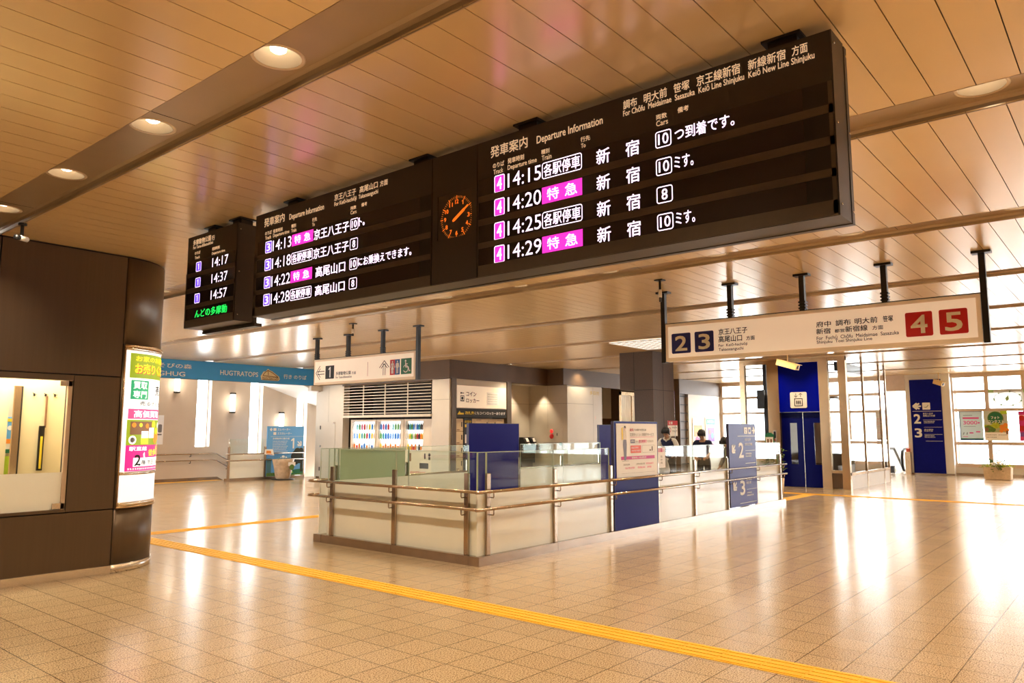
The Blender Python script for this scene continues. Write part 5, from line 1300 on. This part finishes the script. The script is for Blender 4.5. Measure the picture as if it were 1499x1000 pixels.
t = thing('bollard_post', (30.1, 6.58, 0), 'brown metal post with red top between escalator and blue wall sign', 'post')
m = MB(M_elsteel); m.box(30.05, 30.22, 6.50, 6.68, 0, .80); m.build('post_body', None, t)
m = MB(mat('red_button', (.62, .10, .04), .4)); m.box(30.05, 30.2, 6.52, 6.64, .80, .93, .02); m.build('red_top', None, t)
t = thing('wall_sign', (30.28, 5.95, .04), 'tall blue wall sign with white arrow, 2 and 3 beside the windows', 'sign')
SXW = 30.3
m = MB(mat('wall_sign_blue', (.004, .007, .20), .4, spec=.08)); m.box(SXW-.03, SXW, 5.44, 6.45, .045, 3.385); m.build('board', None, t)
P = PX(SXW-.031); mb = MB(M_wht)
star_arrow(mb, P, (6.24, 2.43), .26, 0, .06) if False else None
for p0, p1 in (((6.36, 2.43), (6.11, 2.43)), ((6.37, 2.43), (6.24, 2.54)), ((6.37, 2.43), (6.24, 2.32)), ((6.30, 2.43), (6.16, 2.53)), ((6.30, 2.43), (6.16, 2.33))): mb.line(P, p0, p1, .055, .003)
mb.rr(P, 6.065, 5.815, 2.305, 2.555, .02, .003); mb.use(M_inkg).line(P, (6.0, 2.39), (5.93, 2.39), .02, .005).line(P, (5.93, 2.39), (5.87, 2.47), .02, .005)
mb.use(M_wht).rect(P, 6.392, 5.473, 2.243, 2.256, .003)
mb.text(P, '2', 6.366, 6.14, 1.81, 2.15, .003, .035).text(P, '3', 6.364, 6.125, 1.315, 1.64, .003, .035)
mb.text(P, '京王八王子', 6.06, 5.74, 2.13, 2.195, .003, .015).text(P, '高尾山口方面', 6.06, 5.68, 2.055, 2.118, .003, .015).rect(P, 6.07, 5.474, 1.936, 1.944, .003).scrib(P, 6.05, 5.70, 1.865, 1.905, 12, .003).scrib(P, 6.05, 5.72, 1.82, 1.85, 12, .003).rect(P, 6.05, 5.477, 1.677, 1.685, .003)
mb.text(P, '府中調布', 6.05, 5.76, 1.575, 1.62, .003, .01).text(P, '新宿方面', 6.05, 5.78, 1.525, 1.568, .003, .01).rect(P, 6.05, 5.483, 1.42, 1.43, .003).scrib(P, 6.05, 5.74, 1.36, 1.395, 11, .003).scrib(P, 6.05, 5.71, 1.31, 1.34, 12, .003).rect(P, 6.02, 5.484, 1.185, 1.195, .003)
mb.build('sign_print', None, t)

# posters hung at the far windows
def poster(a0, a1, z0, z1, label, fill, prints, x=GX-.035):
    t = thing('window_poster', (x, (a0+a1)/2, z0), label, 'poster', 'posters at the far windows')
    P = PX(x); m = MB(fill); m.slab(P, [(a0, z0), (a1, z0), (a1, z1), (a0, z1)], 0, .008); m.build('sheet', None, t)
    m = MB(M_ink); prints(m, P); m.build('poster_print', None, t)
e = .012
def pr1(m, P):
    m.use(mat('steel_blue_print', (.10, .16, .26), .5)).rect(P, 4.985, 4.955, 1.22, 2.225, e).rect(P, 4.985, 4.28, 2.21, 2.225, e); m.use(M_pink).rect(P, 4.88, 4.39, 1.965, 2.02, e).text(P, '3000', 4.87, 4.44, 1.77, 1.90, e, .03).disc(P, 4.40, 1.83, .03, e)
    m.use(M_inkg).rect(P, 4.86, 4.58, 2.08, 2.10, e).rect(P, 4.86, 4.5, 1.70, 1.715, e).line(P, (4.89, 1.42), (4.86, 1.50), .03, e).line(P, (4.78, 1.42), (4.76, 1.50), .03, e); m.use(M_pink).rect(P, 4.9, 4.75, 1.34, 1.36, e).rect(P, 4.7, 4.58, 1.46, 1.50, e).rect(P, 4.5, 4.37, 1.5, 1.54, e); m.use(M_green).rect(P, 4.985, 4.28, 1.26, 1.29, e); m.use(M_navy).rect(P, 4.985, 4.28, 1.22, 1.26, e)
poster(4.985, 4.28, 1.22, 2.225, 'pale grey poster with pink 3000 hanging at the far window', paper('poster_grey', (.55, .60, .58), .3), pr1)
def pr2(m, P):
    m.use(mat('hazy_sky', (.55, .60, .52), .5)).rect(P, 4.25, 3.55, 1.75, 2.23, e); m.use(M_lime).rect(P, 3.75, 3.55, 2.12, 2.23, e+.001); m.use(M_leaf).disc(P, 3.90, 1.98, .235, e+.001, 24); m.use(M_green).disc(P, 3.90, 1.98, .205, e+.002, 24)
    m.use(M_leafl).rect(P, 4.25, 3.55, 1.66, 1.76, e+.001).disc(P, 3.9, 1.74, .11, e+.003); m.use(M_wht).text(P, 'フォト', 4.03, 3.78, 1.955, 2.05, e+.004, .03).text(P, 'コンテスト', 4.12, 3.66, 1.81, 1.92, e+.004, .03)
    m.use(M_leaf).disc(P, 4.12, 1.62, .12, e+.002).disc(P, 4.0, 1.60, .09, e+.002); m.use(M_brn).disc(P, 4.18, 1.6, .07, e+.003); m.use(M_org)
    for a, z, r in ((3.72, 1.68, .08), (3.62, 1.75, .07), (3.60, 1.58, .08), (3.75, 1.55, .06), (3.68, 1.62, .07)): m.disc(P, a, z, r, e+.002)
    m.use(M_brn).rect(P, 3.62, 3.55, 1.44, 1.56, e+.003); m.use(M_wink).rect(P, 4.25, 3.55, 1.22, 1.50, e+.001); m.use(M_inkg).scrib(P, 4.2, 3.9, 1.40, 1.43, 10, e+.002).scrib(P, 4.2, 3.9, 1.32, 1.35, 10, e+.002).scrib(P, 3.85, 3.6, 1.40, 1.43, 8, e+.002)
poster(4.25, 3.55, 1.22, 2.23, 'photo contest poster with green disc hanging at the far window', mat('poster_meadow', (.42, .45, .22), .5), pr2)
def pr3(m, P):
    m.use(M_mag).rect(P, 3.235, 2.55, 1.8, 2.21, e); m.use(M_wht).rect(P, 3.235, 2.55, 2.0, 2.08, e+.001); m.use(M_red).disc(P, 3.15, 1.98, .09, e+.002).rect(P, 3.235, 2.55, 1.55, 1.72, e+.001); m.use(M_pur).rect(P, 3.235, 2.55, 1.24, 1.5, e+.001); m.use(M_pink).rect(P, 3.235, 3.0, 1.24, 1.36, e+.002)
poster(3.235, 2.55, 1.215, 2.21, 'magenta poster at the right edge of the far window', M_mag, pr3)
t = thing('wreath_banner', (GX-.03, 3.5, 2.36), 'white window banner printed with a thin vine ring and leaf', 'banner')
P = PX(GX-.035); m = MB(paper('banner_paper', (.80, .80, .78), .5)); m.slab(P, [(4.06, 2.34), (2.92, 2.34), (2.92, 2.95), (4.06, 2.95)], 0, .004); m.build('sheet', None, t)
m = MB(M_inkg); aa = [(3.50+.40*math.cos(2*math.pi*k/36), 2.645+.24*math.sin(2*math.pi*k/36)) for k in range(37)]
for k in range(36):
    if k % 9 != 4: m.line(P, aa[k], aa[k+1], .012, .006)
m.use(M_leaf)
for k in range(0, 36, 5): m.disc(P, aa[k][0], aa[k][1], .025, .007, 8)
m.use(mat('print_soft_green', (.35, .55, .25), .5)); m.poly(P, [(3.54, 2.55), (3.58, 2.66), (3.48, 2.76), (3.46, 2.62)], .007).rect(P, 4.06, 3.9, 2.86, 2.95, .006).rect(P, 3.05, 2.92, 2.84, 2.95, .006)
m.build('banner_print', None, t)
def wposter(a0, a1, z0, z1, label, head, body):
    t = thing('wall_poster', ((a0+a1)/2, 13.89, z0), label, 'poster'); P = PY(13.895)
    m = MB(M_elsteel); m.slab(P, [(a0, z0), (a1, z0), (a1, z1), (a0, z1)], 0, .02); m.build('frame', None, t)
    m = MB(M_wink); m.rect(P, a0+.06, a1-.06, z0+.05, z1-.05, .022); m.use(head).rect(P, a0+.04, a1-.04, z1-.30, z1-.05, .024); body(m, P, a0, a1, z0, z1); m.use(M_wht).scrib(P, a0+.15, a1-.15, z1-.22, z1-.12, 8, .027); m.build('poster_print', None, t)
def b1(m, P, a0, a1, z0, z1):
    m.use(M_org).rect(P, a0+.08, a1-.08, z1-.75, z1-.30, .026); m.use(M_yel2).rect(P, a0+.15, a1-.15, z1-.55, z1-.4, .028); m.use(M_pink).disc(P, a0+.35, z1-.9, .16, .028); m.use(M_pur).disc(P, a1-.3, z1-.95, .16, .028)
def b2(m, P, a0, a1, z0, z1):
    m.use(M_pur).rect(P, a0+.2, a1-.15, z1-1.0, z1-.42, .026); m.use(M_brn).disc(P, a0+.35, z1-.6, .1, .028); m.use(M_cyanp).disc(P, a1-.35, z1-.75, .12, .028); m.use(M_pink).rect(P, a0+.2, a1-.2, z1-1.25, z1-1.08, .026)
wposter(27.95, 28.85, .7, 2.07, 'orange framed poster on the white wall left of the green one', M_wink, b1)
wposter(29.10, 30.05, .7, 2.10, 'green headed framed poster on the white wall near the windows', mat('bright_green_print', (.05, .42, .20), .5), b2)

# planter by the windows
t = thing('planter', (28.75, 3.72, 0), 'square concrete planter with lime leaves and white flowers by windows', 'planter')
m = MB(M_stone); x0, x1, y0, y1 = 28.55, 29.1, 3.33, 4.09
m.add([(x0+.02, y0+.03, .012), (x1-.02, y0+.03, .012), (x1-.02, y1-.03, .012), (x0+.02, y1-.03, .012), (x0, y0, .40), (x1, y0, .40), (x1, y1, .40), (x0, y1, .40), (x0+.04, y0+.04, .40), (x1-.04, y0+.04, .40), (x1-.04, y1-.04, .40), (x0+.04, y1-.04, .40), (x0+.04, y0+.04, .34), (x1-.04, y0+.04, .34), (x1-.04, y1-.04, .34), (x0+.04, y1-.04, .34)],
 [(0, 3, 2, 1), (0, 1, 5, 4), (1, 2, 6, 5), (2, 3, 7, 6), (3, 0, 4, 7), (4, 5, 9, 8), (5, 6, 10, 9), (6, 7, 11, 10), (7, 4, 8, 11), (8, 9, 13, 12), (9, 10, 14, 13), (10, 11, 15, 14), (11, 8, 12, 15), (12, 13, 14, 15)])
m.use(M_blackp).box(x0+.06, x1-.06, y0+.07, y1-.07, 0, .013); m.build('pot', None, t)
def leaves(m, n, box, L, wd, updir):
    for i in range(n):
        p = Vector([random.uniform(*b) for b in box]); a = random.uniform(0, 6.28)
        d = Vector((math.cos(a), math.sin(a), random.uniform(*updir))).normalized()*L*random.uniform(.6, 1.2)
        s = d.cross(Vector((.2, .1, 1))).normalized()*wd; u = Vector((0, 0, wd*.6))
        m.add([p, p+d*.5+s+u, p+d, p+d*.5-s+u], [(0, 1, 2, 3)])
m = MB(M_leafl); leaves(m, 150, ((28.5, 29.05), (3.30, 4.14), (.36, .47)), .10, .03, (-.3, .4)); m.build('lime_leaves', None, t)
m = MB(M_leaf); leaves(m, 60, ((28.5, 28.7), (3.55, 3.9), (.28, .45)), .10, .03, (-.7, .2)); leaves(m, 60, ((28.7, 28.9), (3.45, 3.95), (.46, .62)), .12, .03, (.0, .6)); leaves(m, 30, ((28.78, 28.84), (3.65, 3.75), (.55, .85)), .10, .025, (-.2, .6))
m.tube([(28.8, 3.7, .35), (28.8, 3.69, .7), (28.81, 3.66, 1.0)], .008, 6); m.build('dark_leaves', None, t)
m = MB(M_petal)
for i in range(26): m.ball((28.55+random.uniform(0, .2), 3.72+random.uniform(-.16, .16), .50+random.uniform(-.03, .07)), random.uniform(.02, .035), 8, 5)
for i in range(8): m.ball((28.8+random.uniform(-.05, .05), 3.66+random.uniform(-.07, .07), .82+random.uniform(-.08, .18)), .018, 8, 5)
m.build('flowers', None, t)
# shrubs seen over the end of the guardrail
for x, y, h, wd, lab in ((18.35, 6.92, 1.12, .16, 'taller dark potted shrub behind the end of the guardrail'), (18.5, 7.2, .84, .12, 'low green potted plant left of the taller shrub')):
    t = thing('potted_shrub', (x, y, 0), lab, 'plant', 'potted plants by the stair end')
    m = MB(M_stone); m.lathe([(.001, 0), (.12, 0), (.16, .42), (.14, .42), (.13, .36), (.001, .36)], (x, y, 0), 20); m.build('pot', None, t)
    m = MB(M_leaf); m.tube([(x, y, .36), (x+.01, y, h*.8)], .012, 6); leaves(m, 160, ((x-wd, x+wd), (y-wd, y+wd), (.45, h)), .09, .02, (-.1, .9)); m.build('foliage', None, t)

# ------------------------------------------------------------------ TACTILE PAVING
def tactile(name, x0, x1, y0, y1, along, label):
    mb = MB(M_yel)
    L0, L1 = (y0, y1) if along == 'y' else (x0, x1)
    q = L0
    while q < L1-.01:
        e1 = min(q+.298, L1)
        if along == 'y': mb.box(x0, x1, q, e1, .0005, .003)
        else: mb.box(q, e1, y0, y1, .0005, .003)
        for k in range(4):
            c = (x0 if along == 'y' else y0) + .0375+.075*k
            if along == 'y': mb.box(c-.014, c+.014, q+.008, e1-.008, .003, .0075)
            else: mb.box(q+.008, e1-.008, c-.014, c+.014, .003, .0075)
        q += .30
    tag(mb.build(name), label, 'tactile paving')
tactile('tactile_paving', 5.033, 5.333, -3.0, 11.55, 'y', 'long yellow tactile paving line crossing the foreground floor')
tactile('tactile_paving', 5.333, 14.3, 11.65, 11.95, 'x', 'yellow tactile paving branch running behind the stairwell at left')
tactile('tactile_paving', 9.0, 12.7, 22.55, 22.85, 'x', 'yellow tactile strip along the left stair wall base')
tactile('tactile_paving', 19.15, 19.45, -8, 7.3, 'y', 'yellow tactile paving line in front of the elevator')
tactile('tactile_paving', 16.55, 19.15, 6.30, 6.60, 'x', 'short yellow tactile branch from the stair end to the elevator line')

# ------------------------------------------------------------------ PEOPLE behind the stair guardrail
def grow(name, nodes, links, m, parent, sub=2):
    """one continuous skin over a skeleton: nodes = {key: (x, y, z, r)}"""
    keys = list(nodes); me = bpy.data.meshes.new(name+'_skeleton')
    me.from_pydata([nodes[k][:3] for k in keys], [(keys.index(a), keys.index(b)) for a, b in links], [])
    o = bpy.data.objects.new(name+'_skeleton', me); COL.objects.link(o)
    md = o.modifiers.new('skin', 'SKIN'); md.use_smooth_shade = True
    for i, k in enumerate(keys):
        r = nodes[k][3]; r = r if isinstance(r, tuple) else (r, r)
        me.skin_vertices[0].data[i].radius = r
        me.skin_vertices[0].data[i].use_root = (i == 0)
    ss = o.modifiers.new('sub', 'SUBSURF'); ss.levels = sub; ss.render_levels = sub
    dg = bpy.context.evaluated_depsgraph_get(); dg.update()
    ev = bpy.data.meshes.new_from_object(o.evaluated_get(dg))
    vs = [tuple(v.co) for v in ev.vertices]; fs = [tuple(p.vertices) for p in ev.polygons]
    grow.normals = [v.normal.copy() for v in ev.vertices]
    bpy.data.objects.remove(o); bpy.data.meshes.remove(ev)
    return vs, fs

def person(base, yaw, H_, lean, bow, arms, look, top, sleeve, legs, label, long_sleeve=True, hair='short', skirt=False, vest=None):
    """arms = for each side (+1 left, -1 right): elbow and wrist offsets from the shoulder, body frame, metres at 1.6 m"""
    k = H_/1.6; cy_, sy_ = math.cos(yaw), math.sin(yaw)
    t = thing('person', base, label, 'person')
    def W(p):                                        # body frame (forward, left, up) to world
        x, y, z = p; return (base[0]+k*(x*cy_-y*sy_), base[1]+k*(x*sy_+y*cy_), base[2]+k*z)
    hip = Vector((0, 0, .86)); c, s_ = math.cos(lean), math.sin(lean)
    def U(x, y, z):                                  # upper body, leaning forward about the hips
        d = Vector((x, y, z))-hip; return Vector((d.x*c+d.z*s_, y, hip.z+d.z*c-d.x*s_))
    neck = U(0, 0, 1.36); bc, bs = math.cos(lean+bow), math.sin(lean+bow)
    def Hd(x, y, z): return Vector((neck.x+x*bc+z*bs, y, neck.z+z*bc-x*bs))
    N = {}; L = []
    def node(nm, p, r): q = W(p); N[nm] = (*q, (r[0]*k, r[1]*k) if isinstance(r, tuple) else r*k)
    def ln(*a):
        for u, v in zip(a, a[1:]): L.append((u, v))
    node('pelvis', hip, (.125, .095)); node('waist', U(0, 0, 1.0), (.115, .085)); node('chest', U(0, 0, 1.20), (.135, .095)); node('collar', U(0, 0, 1.32), (.075, .06)); node('neck', U(.005, 0, 1.375), .045)
    node('jaw', Hd(.025, 0, .075), (.060, .068)); node('head', Hd(.012, 0, .15), (.074, .086)); node('crown', Hd(0, 0, .205), (.055, .065))
    ln('pelvis', 'waist', 'chest', 'collar', 'neck', 'jaw', 'head', 'crown')
    for sd, nm in ((1, 'l'), (-1, 'r')):
        sh = U(0, sd*.165, 1.29); e = sh+Vector(arms[sd][0]); w_ = e+Vector(arms[sd][1])
        node('sh'+nm, sh, .052); node('el'+nm, e, .038); node('wr'+nm, w_, .026)
        d = (w_-e).normalized(); node('pa'+nm, w_+d*.06, (.036, .018))
        ln('chest', 'sh'+nm, 'el'+nm, 'wr'+nm, 'pa'+nm)
        node('hp'+nm, (0, sd*.085, .80), .085); node('kn'+nm, (.02, sd*.09, .45), .055); node('an'+nm, (-.01, sd*.09, .085), .036); node('to'+nm, (.13, sd*.10, .03), .028)
        ln('pelvis', 'hp'+nm, 'kn'+nm, 'an'+nm, 'to'+nm)
    vs, fs = grow('body', N, L, M_skin, t); bv, bf, bn = vs, fs, grow.normals
    mb = MB(M_skin); mb.add(vs, fs, True)
    for sd, nm in ((1, 'l'), (-1, 'r')):             # five fingers, curled
        w_ = Vector(N['wr'+nm][:3]); p = Vector(N['pa'+nm][:3]); d = (p-w_).normalized(); a = d.cross(Vector((0, 0, 1)))
        a = (a if a.length > .1 else Vector((0, 1, 0))).normalized(); dn = a.cross(d)
        dn = dn if dn.z < 0 else -dn
        for q, ll in ((-.028, .065), (-.009, .075), (.010, .07), (.028, .055)):
            b0 = p+a*q*k; b1 = b0+d*ll*.5*k+dn*.008*k; b2 = b1+(d*.6+dn*.8)*ll*.3*k; b3 = b2+(d*.1+dn)*ll*.25*k
            mb.tube([b0-d*.02, b0, b1, b2, b3], [.009*k, .009*k, .0085*k, .008*k, .006*k], 8)
        th = p-d*.03*k+a*(-.034*k); mb.tube([th, th+(d*.6-a*.8)*.03*k, th+(d*.9-a*.3+dn*.5)*.055*k], [.011*k, .010*k, .007*k], 8)
    # face: nose, ears, brow, lips
    def B(p, r, m=None): mb.ball(W(p), tuple(q*k for q in r), 10, 7)
    B(Hd(.098, 0, .118), (.013, .011, .016)); B(Hd(.0, .078, .125), (.014, .009, .026)); B(Hd(.0, -.078, .125), (.014, .009, .026))
    bo = mb.build('body', None, t)
    e = MB(M_ink)
    for sd in (-1, 1): e.ball(W(Hd(.084, sd*.032, .145)), (.008*k, .011*k, .006*k), 8, 6); e.tube([W(Hd(.086, sd*.018, .168)), W(Hd(.088, sd*.034, .172)), W(Hd(.080, sd*.05, .168))], .003*k, 6)
    e.use(mat('lips', (.42, .16, .13), .5)); e.tube([W(Hd(.085, -.022, .078)), W(Hd(.090, 0, .080)), W(Hd(.085, .022, .078))], .005*k, 6)
    e.build('facial_features', None, bo)
    # hair
    h = MB(M_hair)
    h.ball(W(Hd(-.022, 0, .168)), (.096*k, .092*k, .098*k), 18, 12); h.ball(W(Hd(-.048, 0, .105)), (.066*k, .076*k, .075*k), 16, 10)
    for sd in (-1, 1): h.tube([W(Hd(.0, sd*.078, .20)), W(Hd(.022, sd*.082, .15)), W(Hd(.026, sd*.078, .105))], [.02*k, .016*k, .005*k], 8)
    for q in range(-4, 5): h.tube([W(Hd(.02, q*.012, .245)), W(Hd(.075, q*.016, .205)), W(Hd(.086, q*.018, .178))], [.018*k, .015*k, .006*k], 8)
    if hair == 'tied':
        h.ball(W(Hd(-.125, 0, .13)), .036*k); h.tube([W(Hd(-.12, 0, .13)), W(Hd(-.14, .01, .05)), W(Hd(-.12, .015, -.04))], [.03*k, .028*k, .008*k], 8)
    h.build('hair', None, t)
    # clothes: the body's own surface, eased outward where the cloth covers it
    def near(p):
        best = (9e9, None, 0)
        for u, v in L:
            a_, b_ = Vector(N[u][:3]), Vector(N[v][:3]); ab = b_-a_; q = max(0, min(1, (p-a_).dot(ab)/ab.length_squared)); dd = (p-(a_+ab*q)).length
            if dd < best[0]: best = (dd, u+'-'+v, q)
        return best[1], best[2]
    NB = [near(Vector(p)) for p in bv]
    def clothes(nm, cover, m, g):
        ok = [any(b == c_ and lo <= q <= hi for c_, lo, hi in cover) for b, q in NB]
        fsel = [f for f in bf if sum(ok[i] for i in f) >= len(f)-1]
        use = sorted({i for f in fsel for i in f}); ix = {i: n for n, i in enumerate(use)}
        MB(m).add([tuple(Vector(bv[i])+bn[i]*g*k) for i in use], [tuple(ix[i] for i in f) for f in fsel], True).build(nm, None, t)
    torso = [('pelvis-waist', .0, 1), ('waist-chest', 0, 1), ('chest-collar', 0, .8)] + [('chest-sh'+q, 0, 1) for q in 'lr']
    up = [('sh%s-el%s' % (q, q), 0, 1 if long_sleeve else .55) for q in 'lr'] + ([('el%s-wr%s' % (q, q), 0, .93) for q in 'lr'] if long_sleeve else [])
    clothes('shirt', torso + up + [('pelvis-hp'+q, 0, .25) for q in 'lr'], sleeve, .014)
    if vest: clothes('vest', torso[:3] + [('chest-sh'+q, 0, .85) for q in 'lr'] + [('pelvis-hp'+q, 0, .2) for q in 'lr'], vest, .024)
    clothes('trousers', [('pelvis-waist', 0, .35)] + [('pelvis-hp'+q, 0, 1) for q in 'lr'] + [('hp%s-kn%s' % (q, q), 0, 1) for q in 'lr'] + [('kn%s-an%s' % (q, q), 0, .96) for q in 'lr'], legs, .010)
    for sd in (-1, 1):
        v, f = grow('shoe', {'a': (*W((-.03, sd*.09, .035)), (.042*k, .036*k)), 'b': (*W((.08, sd*.095, .032)), (.045*k, .032*k)), 'c': (*W((.16, sd*.10, .026)), (.036*k, .024*k))}, [('a', 'b'), ('b', 'c')], M_blackp, t)
        MB(M_blackp).add([(x, y, max(z, .002)) for x, y, z in v], f, True).build('shoe', None, t)
    if vest:
        c_ = MB(M_cwhite); c_.tube([W(U(.075, .075, 1.335)), W(U(.085, .03, 1.31)), W(U(.10, 0, 1.275)), W(U(.085, -.03, 1.31)), W(U(.075, -.075, 1.335)), W(U(-.05, -.06, 1.37)), W(U(-.07, 0, 1.375)), W(U(-.05, .06, 1.37)), W(U(.075, .075, 1.335))], .017*k, 8); c_.build('collar', None, t)
    return t, {n: Vector(N[n][:3]) for n in N}
tw, Jw = person((16.42, 8.80, 0), R(188), 1.66, .12, .55, {1: ((.05, .12, -.25), (.20, -.16, -.02)), -1: ((.10, -.05, -.25), (.17, .10, -.06))}, 0, M_cnavy, M_cwhite, M_cdark, 'woman with tied black hair and navy vest, head bowed, holding a grey bag', True, 'tied', vest=M_cnavy)
tm_, Jm = person((17.05, 8.20, 0), R(196), 1.62, .22, .55, {1: ((.10, .06, -.24), (.19, -.10, -.10)), -1: ((.12, -.04, -.23), (.16, .08, -.12))}, 0, M_cnavy, M_cnavy, M_cdark, 'person with short black hair in a navy shirt, head bowed, beside the violet blue board', False, 'short')
t3, J3 = person((17.05, 7.22, 0), R(150), 1.62, .80, .25, {1: ((.08, .03, -.26), (.14, -.02, -.18)), -1: ((.08, -.03, -.26), (.14, .04, -.18))}, 0, M_cgrey, M_cgrey, M_cdark, 'person in a grey checked jacket bending low, only dark hair above the glass', True, 'short')
# the bag the woman holds
h0 = (Jw['pal']+Jw['par'])/2
t = thing('shopping_bag', (h0.x, h0.y, h0.z-.5), 'grey plastic bag held low in front by the woman in the navy vest', 'bag')
m = MB(M_bag); ring = []
prof = [(.02, -.01), (.06, -.05), (.13, -.14), (.17, -.26), (.18, -.38), (.15, -.46), (.001, -.47)]
vs = []; n = 26
for r, z in prof:
    for k in range(n):
        a = 2*math.pi*k/n; q = r*(1+.10*math.sin(5*a+z*9)+.06*math.sin(9*a)); vs.append((h0.x+q*math.cos(a)*.75-.06, h0.y+q*math.sin(a), h0.z+z))
m.add(vs, [(i*n+k, i*n+(k+1) % n, (i+1)*n+(k+1) % n, (i+1)*n+k) for i in range(len(prof)-1) for k in range(n)], True); m.build('bag_body', None, t)
m = MB(M_bag)
for q in (-.03, .03): m.tube([(h0.x-.06+q, h0.y-.05, h0.z-.10), (h0.x-.05+q, h0.y-.02, h0.z+.0), (h0.x-.05+q, h0.y+.02, h0.z+.0), (h0.x-.06+q, h0.y+.05, h0.z-.10)], .008, 6)
m.build('bag_handle', None, t)

bpy.data.objects.remove(FONT_OB); bpy.data.curves.remove(FONT)
